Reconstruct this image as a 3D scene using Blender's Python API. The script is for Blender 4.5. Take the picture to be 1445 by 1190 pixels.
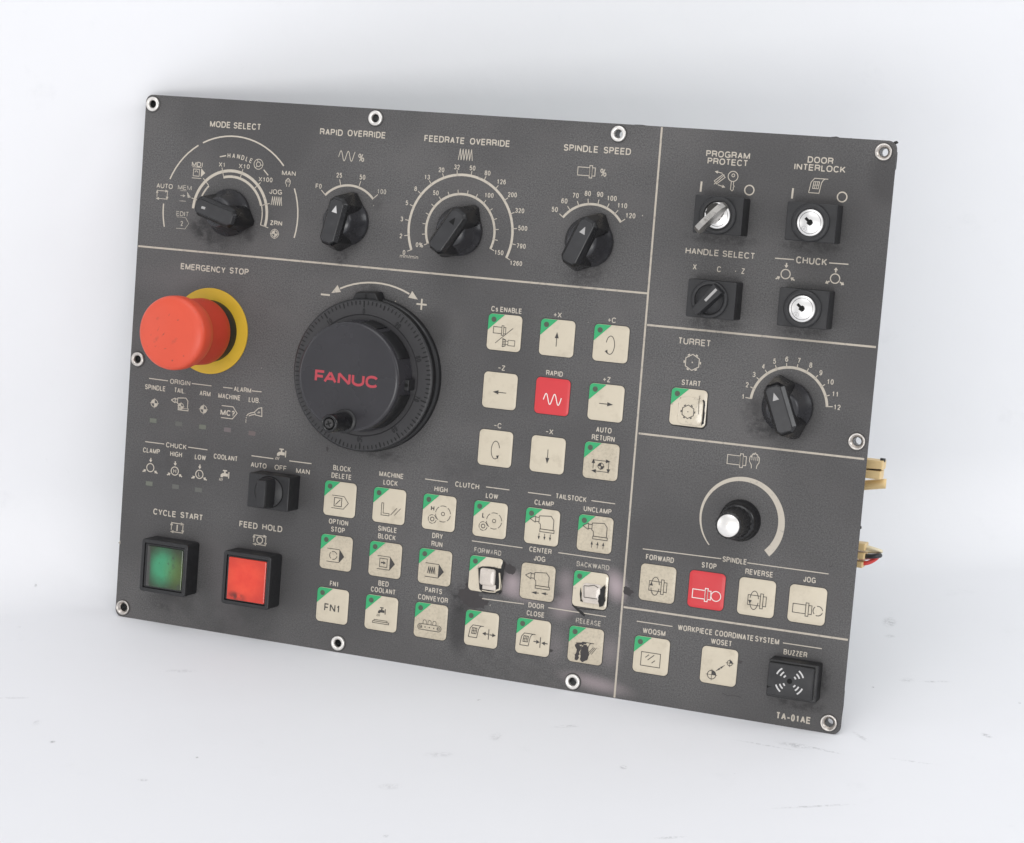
import bpy, bmesh, math, random
from mathutils import Vector, Matrix

random.seed(7)
scene = bpy.context.scene
for o in list(bpy.data.objects):
    bpy.data.objects.remove(o, do_unlink=True)
COL = scene.collection
R = math.radians

# ------------------------------------------------------------------ camera
cam_d = bpy.data.cameras.new('camera')
cam_d.sensor_fit = 'HORIZONTAL'
cam_d.sensor_width = 36.0
cam_d.lens = 72.25
cam_d.clip_start = 0.02
cam_d.clip_end = 50
cam = bpy.data.objects.new('camera', cam_d)
cam.location = (0.02996, -0.96226, 0.43603)
cam.rotation_euler = (R(90 - 17.4405), 0, 0)
COL.objects.link(cam)
scene.camera = cam

# ------------------------------------------------------------------ light
world = bpy.data.worlds.new('World')
scene.world = world
world.use_nodes = True
bgn = world.node_tree.nodes['Background']
bgn.inputs['Color'].default_value = (0.97, 0.975, 1.0, 1)
bgn.inputs['Strength'].default_value = 0.66

def area(name, loc, target, size, energy, color=(1, 1, 1), spread=180):
    d = bpy.data.lights.new(name, 'AREA')
    d.shape = 'RECTANGLE'
    d.size, d.size_y = size
    d.energy = energy
    d.color = color
    d.spread = R(spread)
    o = bpy.data.objects.new(name, d)
    o.location = loc
    o.rotation_euler = (Vector(target) - Vector(loc)).to_track_quat('-Z', 'Y').to_euler()
    COL.objects.link(o)
    return o

area('softbox_front', (-0.35, -1.75, 0.16), (0, 0, 0.14), (1.0, 0.5), 9.2, (1.0, 0.99, 0.975))
area('softbox_left', (-1.5, -0.45, 0.35), (0, 0, 0.10), (0.6, 0.6), 1.6, (1.0, 0.99, 0.98))
area('softbox_top', (-0.05, -0.75, 1.45), (0.05, 0.0, 0.05), (1.2, 1.0), 3.0, (1.0, 1.0, 1.0), 115)

area('backdrop_fill', (1.5, -0.40, 0.8), (0.2, 0.1, 0.12), (0.7, 0.7), 6.0, (0.97, 0.985, 1.0))  # added fill that lifts the right of the backdrop
scene.view_settings.view_transform = 'Standard'
scene.view_settings.look = 'None'
scene.view_settings.exposure = 0.07
scene.view_settings.gamma = 1.0
scene.view_settings.use_curve_mapping = False

# ------------------------------------------------------------------ material helpers
def new_mat(name):
    m = bpy.data.materials.new(name)
    m.use_nodes = True
    nt = m.node_tree
    return m, nt, nt.nodes['Principled BSDF']

def node(nt, kind, **kw):
    n = nt.nodes.new(kind)
    for k, v in kw.items():
        setattr(n, k, v)
    return n

def objco(nt):
    return node(nt, 'ShaderNodeTexCoord').outputs['Object']

def noise(nt, scale, detail=4, rough=0.55, vec=None, stretch=None):
    n = node(nt, 'ShaderNodeTexNoise')
    n.inputs['Scale'].default_value = scale
    n.inputs['Detail'].default_value = detail
    n.inputs['Roughness'].default_value = rough
    v = vec if vec is not None else objco(nt)
    if stretch:
        mp = node(nt, 'ShaderNodeMapping')
        mp.inputs['Scale'].default_value = stretch
        nt.links.new(v, mp.inputs['Vector'])
        v = mp.outputs['Vector']
    nt.links.new(v, n.inputs['Vector'])
    return n.outputs['Fac']

def ramp(nt, fac, a, b, lo=0.0, hi=1.0):
    r = node(nt, 'ShaderNodeMapRange', interpolation_type='SMOOTHSTEP')
    nt.links.new(fac, r.inputs['Value'])
    r.inputs['From Min'].default_value = a
    r.inputs['From Max'].default_value = b
    r.inputs['To Min'].default_value = lo
    r.inputs['To Max'].default_value = hi
    return r.outputs['Result']

def math2(nt, op, a, b, clamp=False):
    n = node(nt, 'ShaderNodeMath', operation=op, use_clamp=clamp)
    for i, v in enumerate((a, b)):
        if isinstance(v, (int, float)):
            n.inputs[i].default_value = v
        else:
            nt.links.new(v, n.inputs[i])
    return n.outputs[0]

def mixc(nt, fac, a, b):
    n = node(nt, 'ShaderNodeMix', data_type='RGBA')
    if isinstance(fac, (int, float)):
        n.inputs['Factor'].default_value = fac
    else:
        nt.links.new(fac, n.inputs['Factor'])
    for i, v in ((6, a), (7, b)):
        if isinstance(v, tuple):
            n.inputs[i].default_value = v + (1,) if len(v) == 3 else v
        else:
            nt.links.new(v, n.inputs[i])
    return n.outputs[2]

def bump(nt, bsdf, height, dist, strength=1.0):
    b = node(nt, 'ShaderNodeBump')
    b.inputs['Distance'].default_value = dist
    b.inputs['Strength'].default_value = strength
    nt.links.new(height, b.inputs['Height'])
    nt.links.new(b.outputs['Normal'], bsdf.inputs['Normal'])

def blob(nt, x, y, rx, ry, rot=0.0, edge=0.0, zoff=0.0):
    """soft elliptical mask in object space (metres)"""
    mp = node(nt, 'ShaderNodeMapping', vector_type='TEXTURE')
    mp.inputs['Location'].default_value = (x, y, zoff)
    mp.inputs['Rotation'].default_value = (0, 0, rot)
    mp.inputs['Scale'].default_value = (rx, ry, 1000)
    nt.links.new(objco(nt), mp.inputs['Vector'])
    l = node(nt, 'ShaderNodeVectorMath', operation='LENGTH')
    nt.links.new(mp.outputs['Vector'], l.inputs[0])
    return ramp(nt, l.outputs['Value'], edge, 1.0, 1.0, 0.0)

S = 0.001
Y0 = 140.75            # panel half height: the panel's origin is the middle of its bottom edge
def PM(x, y):          # panel millimetres -> local metres
    return (x * S, (y + Y0) * S)

def simple(name, col, rough=0.5, metal=0.0, spec=0.5, coat=0.0, var=0.0, vscale=300, bmp=0.0, bscale=1500, dirt=None, dirtcol=(0.02, 0.018, 0.016)):
    m, nt, b = new_mat(name)
    b.inputs['Roughness'].default_value = rough
    b.inputs['Metallic'].default_value = metal
    b.inputs['Specular IOR Level'].default_value = spec
    b.inputs['Coat Weight'].default_value = coat
    b.inputs['Coat Roughness'].default_value = 0.12
    c = None
    if var:
        f = noise(nt, vscale, 5)
        c = mixc(nt, f, tuple(v * (1 - var) for v in col), tuple(min(1, v * (1 + var)) for v in col))
        r = ramp(nt, noise(nt, vscale * 0.4, 4), 0.3, 0.7, rough * 0.85, min(1, rough * 1.2))
        nt.links.new(r, b.inputs['Roughness'])
    if dirt:
        sc, lo, hi, amt = dirt
        d = ramp(nt, noise(nt, sc, 7, 0.7), lo, hi, 0.0, amt)
        c = mixc(nt, d, c if c is not None else tuple(col), dirtcol)
    if c is not None:
        nt.links.new(c, b.inputs['Base Color'])
    else:
        b.inputs['Base Color'].default_value = tuple(col) + (1,)
    if bmp:
        bump(nt, b, noise(nt, bscale, 3), bmp)
    return m

# faceplate: grained dark grey overlay with grime, painted shade and pinkish painted glare
def make_face():
    m, nt, b = new_mat('grey_overlay')
    g1 = noise(nt, 1900, 3, 0.7)
    g2 = noise(nt, 38, 5, 0.6)
    g3 = noise(nt, 9, 3, 0.5)
    g1b = noise(nt, 1300, 2, 0.6)
    gm = math2(nt, 'ADD', math2(nt, 'MULTIPLY', g1, 0.6), math2(nt, 'MULTIPLY', g1b, 0.4))
    c = mixc(nt, ramp(nt, gm, 0.34, 0.66), FACE_LO, FACE_HI)
    c = mixc(nt, ramp(nt, g2, 0.4, 0.7, 0, 0.5), c, FACE_WARM)
    c = mixc(nt, ramp(nt, g3, 0.38, 0.64, 0, 0.55), c, FACE_DARK)
    def add(maskout, amt, col, nz=None, cc=None):
        f = math2(nt, 'MULTIPLY', maskout, amt)
        if nz is not None:
            f = math2(nt, 'MULTIPLY', f, nz)
        return mixc(nt, f, cc, col)
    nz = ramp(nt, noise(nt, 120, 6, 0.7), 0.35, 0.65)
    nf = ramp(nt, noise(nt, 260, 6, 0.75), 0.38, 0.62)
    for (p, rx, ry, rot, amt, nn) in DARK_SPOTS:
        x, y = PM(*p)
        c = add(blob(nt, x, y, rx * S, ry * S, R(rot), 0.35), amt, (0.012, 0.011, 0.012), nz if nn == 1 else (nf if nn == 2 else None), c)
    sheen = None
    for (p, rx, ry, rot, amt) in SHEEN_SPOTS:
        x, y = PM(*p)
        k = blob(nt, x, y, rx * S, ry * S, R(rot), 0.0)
        c = add(k, amt, (0.40, 0.33, 0.345), None, c)  # pinkish glare of the swollen spots mixed into the base colour
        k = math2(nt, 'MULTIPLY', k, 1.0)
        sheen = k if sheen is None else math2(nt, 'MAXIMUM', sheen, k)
    # fine scratches
    sc = ramp(nt, noise(nt, 60, 8, 0.8, stretch=(1, 6, 1)), 0.68, 0.74, 0, 0.25)
    c = mixc(nt, sc, c, (0.24, 0.23, 0.23))
    nt.links.new(c, b.inputs['Base Color'])
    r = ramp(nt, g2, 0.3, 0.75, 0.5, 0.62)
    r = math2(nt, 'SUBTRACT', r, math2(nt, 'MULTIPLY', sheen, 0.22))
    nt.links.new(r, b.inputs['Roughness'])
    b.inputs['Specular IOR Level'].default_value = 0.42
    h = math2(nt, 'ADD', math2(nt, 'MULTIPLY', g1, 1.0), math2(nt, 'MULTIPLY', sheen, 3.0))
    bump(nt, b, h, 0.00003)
    return m

FACE_LO, FACE_HI = (0.054, 0.0525, 0.0525), (0.133, 0.129, 0.128)
FACE_WARM, FACE_DARK = (0.116, 0.110, 0.109), (0.045, 0.0435, 0.0445)
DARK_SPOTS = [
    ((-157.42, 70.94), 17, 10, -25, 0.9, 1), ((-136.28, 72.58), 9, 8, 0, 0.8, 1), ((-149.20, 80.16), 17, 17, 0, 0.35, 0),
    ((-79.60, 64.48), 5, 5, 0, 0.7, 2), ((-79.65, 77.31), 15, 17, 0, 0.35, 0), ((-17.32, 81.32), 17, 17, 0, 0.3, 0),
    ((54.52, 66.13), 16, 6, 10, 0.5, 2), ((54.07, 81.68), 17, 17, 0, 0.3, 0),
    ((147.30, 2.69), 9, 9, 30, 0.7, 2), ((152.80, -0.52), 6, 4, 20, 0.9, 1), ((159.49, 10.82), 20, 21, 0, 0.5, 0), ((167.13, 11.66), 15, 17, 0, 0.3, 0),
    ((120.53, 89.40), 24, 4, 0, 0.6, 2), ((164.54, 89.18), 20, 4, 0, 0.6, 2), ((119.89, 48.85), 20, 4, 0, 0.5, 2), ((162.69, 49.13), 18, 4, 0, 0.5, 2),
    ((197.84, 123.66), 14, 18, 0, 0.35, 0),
    ((-62.01, 47.25), 12, 8, 0, 0.5, 1), ((-26.00, 31.16), 13, 17, -35, 0.35, 0), ((-49.68, -34.29), 20, 4, -5, 0.5, 2),  # soft spot off the handwheel's upper right paints its shadow
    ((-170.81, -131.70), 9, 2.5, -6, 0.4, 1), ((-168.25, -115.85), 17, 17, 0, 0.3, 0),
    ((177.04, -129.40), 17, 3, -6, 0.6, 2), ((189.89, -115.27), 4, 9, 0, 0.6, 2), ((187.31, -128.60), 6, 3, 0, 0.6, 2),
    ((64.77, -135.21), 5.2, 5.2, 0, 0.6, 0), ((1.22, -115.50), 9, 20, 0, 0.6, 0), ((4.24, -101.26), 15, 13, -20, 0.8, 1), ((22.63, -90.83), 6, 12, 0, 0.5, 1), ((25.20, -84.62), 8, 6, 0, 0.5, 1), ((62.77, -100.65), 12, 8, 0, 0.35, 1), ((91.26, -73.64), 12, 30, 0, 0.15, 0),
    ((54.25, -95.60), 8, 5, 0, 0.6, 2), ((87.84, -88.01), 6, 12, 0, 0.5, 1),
    ((-160.66, -51.03), 30, 16, 0, 0.2, 1), ((184.50, -35.71), 40, 60, 0, 0.22, 0), ((191.53, 89.51), 40, 60, 0, 0.22, 0), ((30.82, -132.70), 60, 16, -4, 0.22, 1), ((-141.50, -133.14), 60, 14, -4, 0.2, 1), ((-4.60, -36.10), 60, 12, 0, 0.14, 1), ((-144.90, 40.75), 20, 10, 0, 0.12, 1), ((142.29, 9.80), 7, 12, 0, 0.5, 1), ((-61.25, 94.84), 5, 7, 0, 0.3, 1), ((37.56, 69.92), 30, 10, 0, 0.12, 1),  # two largest put the plate's shading towards the right into colour
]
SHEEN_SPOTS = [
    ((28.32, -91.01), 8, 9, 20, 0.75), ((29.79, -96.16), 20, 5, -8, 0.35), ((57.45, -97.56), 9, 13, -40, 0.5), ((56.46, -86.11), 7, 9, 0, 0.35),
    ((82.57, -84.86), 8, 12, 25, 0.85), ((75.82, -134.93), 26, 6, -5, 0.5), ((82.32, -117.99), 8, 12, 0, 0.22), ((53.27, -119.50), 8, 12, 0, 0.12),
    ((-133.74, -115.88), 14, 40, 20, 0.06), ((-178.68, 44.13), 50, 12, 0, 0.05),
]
M = {}
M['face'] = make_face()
M['plate'] = simple('black_plate_edge', (0.018, 0.018, 0.019), 0.55, var=0.3)
M['print'] = simple('cream_print', (0.52, 0.47, 0.395), 0.55, dirt=(420, 0.54, 0.74, 0.6), dirtcol=(0.13, 0.125, 0.125))
M['print_faded'] = simple('faded_cream_print', (0.47, 0.43, 0.365), 0.55, dirt=(520, 0.42, 0.64, 0.85), dirtcol=(0.13, 0.125, 0.125))
M['line'] = simple('cream_divider', (0.47, 0.42, 0.35), 0.5, dirt=(300, 0.5, 0.7, 0.6), dirtcol=(0.14, 0.13, 0.13))
CREAM = (0.585, 0.52, 0.405)
M['key'] = simple('cream_key', CREAM, 0.42, coat=0.12, var=0.05, vscale=90, bmp=0.00002, dirt=(110, 0.48, 0.8, 0.4), dirtcol=(0.27, 0.22, 0.15))
M['key_grimy'] = simple('grimy_cream_key', (0.53, 0.465, 0.355), 0.4, coat=0.15, var=0.16, vscale=90, bmp=0.00003, dirt=(800, 0.42, 0.8, 0.45), dirtcol=(0.17, 0.145, 0.11))
M['key_worn'] = simple('glossy_worn_key', (0.62, 0.55, 0.43), 0.2, coat=0.8, var=0.08, vscale=90, bmp=0.0003, bscale=160, dirt=(260, 0.56, 0.72, 0.6), dirtcol=(0.06, 0.05, 0.04))
M['key_red'] = simple('red_key', (0.60, 0.034, 0.042), 0.42, coat=0.1, var=0.06, vscale=90)
M['green'] = simple('green_corner', (0.028, 0.36, 0.135), 0.45, var=0.07, vscale=200, dirt=(300, 0.58, 0.8, 0.5))
M['led'] = simple('dark_led', (0.065, 0.085, 0.06), 0.4, var=0.35, vscale=900)
M['ink'] = simple('dark_ink', (0.045, 0.042, 0.04), 0.5)
M['ink_white'] = simple('white_ink', (0.80, 0.72, 0.68), 0.5)
M['border'] = simple('dark_border', (0.035, 0.034, 0.034), 0.6)
M['black'] = simple('black_plastic', (0.011, 0.011, 0.012), 0.36, var=0.3, vscale=260, bmp=0.00002, bscale=2500, dirt=(130, 0.62, 0.85, 0.35), dirtcol=(0.10, 0.095, 0.09))
M['black_satin'] = simple('satin_black_plastic', (0.016, 0.016, 0.0175), 0.48, var=0.25, vscale=300, bmp=0.00002, bscale=3000, dirt=(90, 0.62, 0.9, 0.3), dirtcol=(0.09, 0.085, 0.08))
M['black_knob'] = simple('glossy_knob_plastic', (0.009, 0.009, 0.010), 0.27, var=0.3, vscale=220, dirt=(170, 0.6, 0.85, 0.4), dirtcol=(0.09, 0.088, 0.085))
M['scoop'] = simple('knob_skirt_plastic', (0.026, 0.026, 0.029), 0.27, var=0.2, vscale=220, dirt=(170, 0.6, 0.85, 0.3), dirtcol=(0.09, 0.088, 0.085))  # lighter than the grip: light caught by the skirt put into colour
M['knob_top'] = simple('lit_worn_knob_top', (0.028, 0.028, 0.030), 0.38, var=0.35, vscale=260, dirt=(260, 0.62, 0.8, 0.35), dirtcol=(0.13, 0.125, 0.12))  # scuffed top face, painted lighter than the grip sides as if lit
M['dial'] = simple('dark_dial', (0.034, 0.033, 0.035), 0.40, var=0.15, vscale=120, bmp=0.00001)
M['hub'] = simple('hub_cap', (0.030, 0.029, 0.033), 0.26, spec=0.5, var=0.18, vscale=60, dirt=(220, 0.66, 0.8, 0.3), dirtcol=(0.12, 0.11, 0.12))
M['engrave'] = simple('dial_marks', (0.004, 0.004, 0.004), 0.7)
M['engrave_grey'] = simple('dial_numbers', (0.009, 0.009, 0.010), 0.6)
M['wordmark'] = simple('red_lettering', (0.42, 0.045, 0.062), 0.4, dirt=(350, 0.55, 0.8, 0.4), dirtcol=(0.35, 0.05, 0.06))
M['estop'] = simple('red_mushroom', (0.66, 0.078, 0.036), 0.45, var=0.06, vscale=70, bmp=0.00002, bscale=900, dirt=(260, 0.64, 0.72, 0.5), dirtcol=(0.16, 0.03, 0.025))
M['estop_neck'] = simple('red_neck', (0.56, 0.045, 0.022), 0.5, var=0.08, vscale=70, dirt=(130, 0.6, 0.85, 0.55), dirtcol=(0.13, 0.02, 0.015))
M['yellow'] = simple('yellow_ring', (0.62, 0.39, 0.024), 0.5, var=0.07, vscale=120, dirt=(260, 0.62, 0.8, 0.6), dirtcol=(0.10, 0.06, 0.01))
M['steel'] = simple('nickel', (0.80, 0.775, 0.74), 0.36, metal=0.85, var=0.12, vscale=400, dirt=(500, 0.6, 0.8, 0.4), dirtcol=(0.2, 0.17, 0.14))
M['steel_dull'] = simple('dull_nickel', (0.60, 0.565, 0.53), 0.32, metal=0.9, var=0.2, vscale=400, dirt=(500, 0.5, 0.75, 0.6), dirtcol=(0.14, 0.11, 0.09))
M['steel_dark'] = simple('dark_bore', (0.05, 0.048, 0.045), 0.4, metal=0.7)
M['lock'] = simple('brushed_lock_face', (0.80, 0.79, 0.775), 0.34, metal=0.85, var=0.06, vscale=300, dirt=(350, 0.62, 0.8, 0.5), dirtcol=(0.2, 0.19, 0.18))
M['brass'] = simple('worn_nickel_key', (0.46, 0.445, 0.42), 0.3, metal=0.9, var=0.2, vscale=350, dirt=(300, 0.52, 0.7, 0.7), dirtcol=(0.12, 0.10, 0.08))
M['hole'] = simple('black_void', (0.003, 0.003, 0.003), 0.9)
M['tear'] = simple('peeled_black', (0.010, 0.0095, 0.0095), 0.65, var=0.4, vscale=500)
M['bare'] = simple('peeled_brown_grey', (0.036, 0.031, 0.032), 0.55, var=0.2, vscale=200)
M['pearl'] = simple('glossy_exposed_button', (0.60, 0.54, 0.48), 0.26, coat=0.7, var=0.25, vscale=160, bmp=0.0003, bscale=170, dirt=(240, 0.6, 0.75, 0.7), dirtcol=(0.05, 0.045, 0.04))
M['cap'] = simple('spun_silver_cap', (0.88, 0.86, 0.83), 0.3, metal=0.85, var=0.08, vscale=300, dirt=(420, 0.56, 0.74, 0.55), dirtcol=(0.4, 0.27, 0.22))
M['white_mark'] = simple('white_mark', (0.54, 0.53, 0.52), 0.5)
M['mark_grey'] = simple('grey_mark', (0.38, 0.37, 0.36), 0.5)
M['ledw_g'] = simple('dim_green_window', (0.135, 0.145, 0.115), 0.45, var=0.15, vscale=900)
M['ledw_g2'] = simple('faint_green_window', (0.108, 0.110, 0.099), 0.45, var=0.15, vscale=900)
M['ledw_p'] = simple('dim_pink_window', (0.14, 0.118, 0.119), 0.45, var=0.15, vscale=900)
M['ledw_r'] = simple('faint_red_window', (0.128, 0.10, 0.098), 0.45, var=0.15, vscale=900)
M['conn'] = simple('cream_nylon', (0.72, 0.53, 0.26), 0.45, var=0.1, vscale=150, dirt=(200, 0.62, 0.8, 0.35), dirtcol=(0.3, 0.2, 0.08))
M['wire_w'] = simple('cream_wire', (0.74, 0.66, 0.46), 0.4)
M['wire_k'] = simple('black_wire', (0.03, 0.032, 0.036), 0.4)
M['wire_r'] = simple('red_wire', (0.62, 0.05, 0.045), 0.4)
M['pcb'] = simple('green_circuit_board', (0.02, 0.09, 0.045), 0.45, var=0.2, vscale=100)

def lens(name, col, glowcol, lo, hi, rim):
    m, nt, b = new_mat(name)
    n = noise(nt, 90, 5)
    c = mixc(nt, ramp(nt, n, 0.35, 0.7), col, glowcol)
    nt.links.new(c, b.inputs['Base Color'])
    b.inputs['Roughness'].default_value = 0.22
    b.inputs['Coat Weight'].default_value = 0.6
    b.inputs['Coat Roughness'].default_value = 0.1
    bump(nt, b, noise(nt, 120, 4), 0.0002)
    return m, nt, b
m, nt, b = new_mat('green_lens')
x, y = PM(*(-165.26, -107.58)); 
k = blob(nt, x, y, 0.0112, 0.0142, R(-8), 0.15)  # brighter centre paints the lens glow into its colour
nn = noise(nt, 130, 5, 0.65)
k = math2(nt, 'MULTIPLY', k, ramp(nt, nn, 0.1, 0.6, 0.55, 1.15), True)
c = mixc(nt, k, (0.020, 0.034, 0.014), (0.036, 0.26, 0.125))
bl = blob(nt, *PM(*(-156.55, -109.19)), 0.010, 0.013, 0, 0.1)
c = mixc(nt, math2(nt, 'MULTIPLY', bl, 0.55), c, (0.10, 0.17, 0.025))
edge = ramp(nt, noise(nt, 160, 6, 0.75), 0.56, 0.66)
lb = blob(nt, *PM(*(-174.58, -108.45)), 0.0026, 0.02, R(1), 0.5)
c = mixc(nt, math2(nt, 'MULTIPLY', lb, ramp(nt, noise(nt, 500, 4, .7), .3, .55, .5, 1.0)), c, (0.05, 0.047, 0.047))
c = mixc(nt, math2(nt, 'MULTIPLY', edge, 0.55), c, (0.03, 0.035, 0.03))
nt.links.new(c, b.inputs['Base Color'])
b.inputs['Roughness'].default_value = 0.25
b.inputs['Coat Weight'].default_value = 0.5
bump(nt, b, nn, 0.0002)
M['lens_green'] = m
m, nt, b = new_mat('red_lens')
nn = noise(nt, 70, 5, 0.6)
c = mixc(nt, ramp(nt, nn, 0.3, 0.7), (0.68, 0.036, 0.018), (0.80, 0.072, 0.030))
ce = blob(nt, *PM(*(-115.28, -107.06)), 0.0135, 0.0135, 0, 0.35)
c = mixc(nt, ce, mixc(nt, 0.5, c, (0.42, 0.02, 0.012)), c)
bl = blob(nt, *PM(*(-120.28, -116.86)), 0.008, 0.0035, R(-8), 0.1)
c = mixc(nt, math2(nt, 'MULTIPLY', bl, ramp(nt, noise(nt, 300, 5, .7), 0.35, 0.6, 0, 0.9)), c, (0.08, 0.015, 0.01))
nt.links.new(c, b.inputs['Base Color'])
b.inputs['Roughness'].default_value = 0.22
b.inputs['Coat Weight'].default_value = 0.5
b.inputs['Emission Color'].default_value = (1.0, 0.09, 0.03, 1)
b.inputs['Emission Strength'].default_value = 0.0
bump(nt, b, nn, 0.0002)
M['lens_red'] = m

nt = M['estop'].node_tree
b = nt.nodes['Principled BSDF']
src = b.inputs['Base Color'].links[0].from_socket
c = src
nz = ramp(nt, noise(nt, 700, 5, 0.7), 0.38, 0.55)
for (p, rx, ry, rot, amt) in (((-155.98, 18.32), 1.9, .42, 52, .9), ((-163.54, 17.40), .55, .6, 0, .9), ((-165.29, 11.24), .45, .5, 0, .8), ((-150.27, 5.44), .9, .6, 30, .7),
        ((-148.12, 26.31), .9, .5, 20, .6), ((-159.88, 26.23), 1.8, 1.2, 40, .35), ((-160.28, 15.33), 3.0, 1.6, 50, .3), ((-153.45, 28.52), 1.0, .4, 60, .5), ((-149.45, 15.70), 3.5, 1.5, 45, .22), ((-154.54, 11.13), 1.2, .4, 20, .5), ((-159.11, 20.88), 2.2, .35, 65, .45)):
    k = math2(nt, 'MULTIPLY', blob(nt, *PM(*p), rx * S, ry * S, R(rot), 0.2), nz)
    c = mixc(nt, math2(nt, 'MULTIPLY', k, amt), c, (0.10, 0.045, 0.035))
nt.links.new(c, b.inputs['Base Color'])

# ------------------------------------------------------------------ backdrop: white paper sweep
def make_backdrop_mat():
    m, nt, b = new_mat('white_paper')
    c = mixc(nt, noise(nt, 6, 4), (0.785, 0.79, 0.812), (0.815, 0.82, 0.838))
    c = mixc(nt, ramp(nt, noise(nt, 30, 6, 0.7), 0.60, 0.80, 0, 0.30), c, (0.66, 0.67, 0.69))
    c = mixc(nt, ramp(nt, noise(nt, 120, 6, 0.75, stretch=(1, 3.5, 1)), 0.66, 0.74, 0, 0.25), c, (0.62, 0.62, 0.63))
    nz = ramp(nt, noise(nt, 420, 6, 0.75), 0.42, 0.58)
    for (p, rx, ry, rot, amt) in FLOOR_MARKS:
        k = math2(nt, 'MULTIPLY', blob(nt, p[0], p[1], rx * S, ry * S, R(rot), 0.1), nz)
        c = mixc(nt, math2(nt, 'MULTIPLY', k, amt * .85), c, (0.2, 0.2, 0.205))
    nt.links.new(c, b.inputs['Base Color'])
    b.inputs['Roughness'].default_value = 0.65
    b.inputs['Specular IOR Level'].default_value = 0.3
    hh = math2(nt, 'ADD', noise(nt, 30, 4, 0.5), math2(nt, 'MULTIPLY', noise(nt, 9, 3), 2.0))
    bump(nt, b, hh, 0.0004)
    return m
FLOOR_MARKS = [
    ((0.0814, -0.1062), 2.2, 2.4, 0, 1.0), ((0.1317, -0.1126), 0.8, 1.2, 0, 0.9), ((0.1637, -0.1438), 24, 1.3, 6, 0.45), ((0.0564, -0.0633), 9, 2, 5, 0.35),
    ((0.0978, -0.1719), 9, 1.6, 6, 0.35), ((0.2559, -0.0732), 2.2, 4.2, 40, 0.6), ((0.2338, 0.0643), 5, 9, -10, 0.45), ((0.2308, 0.0451), 4, 3, -10, 0.3),
    ((-0.1875, -0.0800), 2.0, 1.8, 20, 0.9), ((-0.1379, -0.1188), 3.4, 1.6, -10, 0.5), ((-0.1167, -0.0962), 1.0, 1.2, 0, 0.7), ((-0.1392, 0.0007), 11, 3, 0, 0.25),
    ((0.2436, -0.0122), 10, 1.6, 0, 0.4), ((0.2296, -0.0105), 5, 4, 0, 0.25), ((-0.0253, -0.1250), 7, 4, 0, 0.25), ((0.1501, -0.0837), 20, 1.0, -22, 0.4),
    ((0.1634, -0.0837), 11, 3.5, -20, 0.45), ((0.1755, -0.0882), 12, 1.2, -28, 0.6), ((0.2164, -0.1005), 16, 1.0, -18, 0.35), ((0.1960, -0.0747), 2, 9, 30, 0.35),
    ((0.2803, -0.0371), 1.0, 1.4, 0, 0.9), ((0.2110, -0.0190), 1, 1.4, 0, 0.7), ((-0.0243, -0.1706), 2, 1.6, 0, 0.6), ((0.0137, -0.0339), 1.4, 1.4, 0, 0.7), ((0.0224, -0.0747), 4, 6, 0, 0.3), ((-0.0040, -0.0933), 9, 4, 0, 0.25),
    ((-0.2347, 0.0575), 1.2, 2, 0, 0.5), ((-0.2347, 0.1004), 1.3, 2, 0, 0.5), ((-0.1994, -0.0594), 2.5, 4, 0, 0.35), ((-0.2168, -0.0314), 12, 1.5, 0, 0.3),
]
def make_backdrop():
    bm = bmesh.new()
    ang = math.atan(0.12)
    d = Vector((math.cos(ang), math.sin(ang), 0))
    nrm = Vector((-math.sin(ang), math.cos(ang), 0))
    p0 = Vector((-0.163, 0.1375, 0))
    rad = 0.055
    prof = [(-3.0, 0), (-1.5, 0), (-0.7, 0), (-0.3, 0), (-0.12, 0)]
    for i in range(13):
        a = i / 12 * math.pi / 2
        prof.append((-rad + rad * math.sin(a), rad - rad * math.cos(a)))
    prof += [(0, 0.2), (0, 0.5), (0.02, 1.2), (0.05, 2.6)]
    rows = []
    us = [-3.0, -1.5, -0.7, -0.3, 0, 0.3, 0.7, 1.5, 3.0]
    for (q, z) in prof:
        rows.append([bm.verts.new(p0 + d * u + nrm * q + Vector((0, 0, z))) for u in us])
    for a, c in zip(rows, rows[1:]):
        for i in range(len(us) - 1):
            f = bm.faces.new((a[i], a[i + 1], c[i + 1], c[i]))
            f.smooth = True
    me = bpy.data.meshes.new('backdrop')
    bm.to_mesh(me)
    bm.free()
    me.materials.append(make_backdrop_mat())
    o = bpy.data.objects.new('backdrop', me)
    o['kind'] = 'structure'
    o['label'] = 'white paper sweep with faint scuffs under and behind the panel'
    o['category'] = 'backdrop'
    COL.objects.link(o)
make_backdrop()

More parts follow.
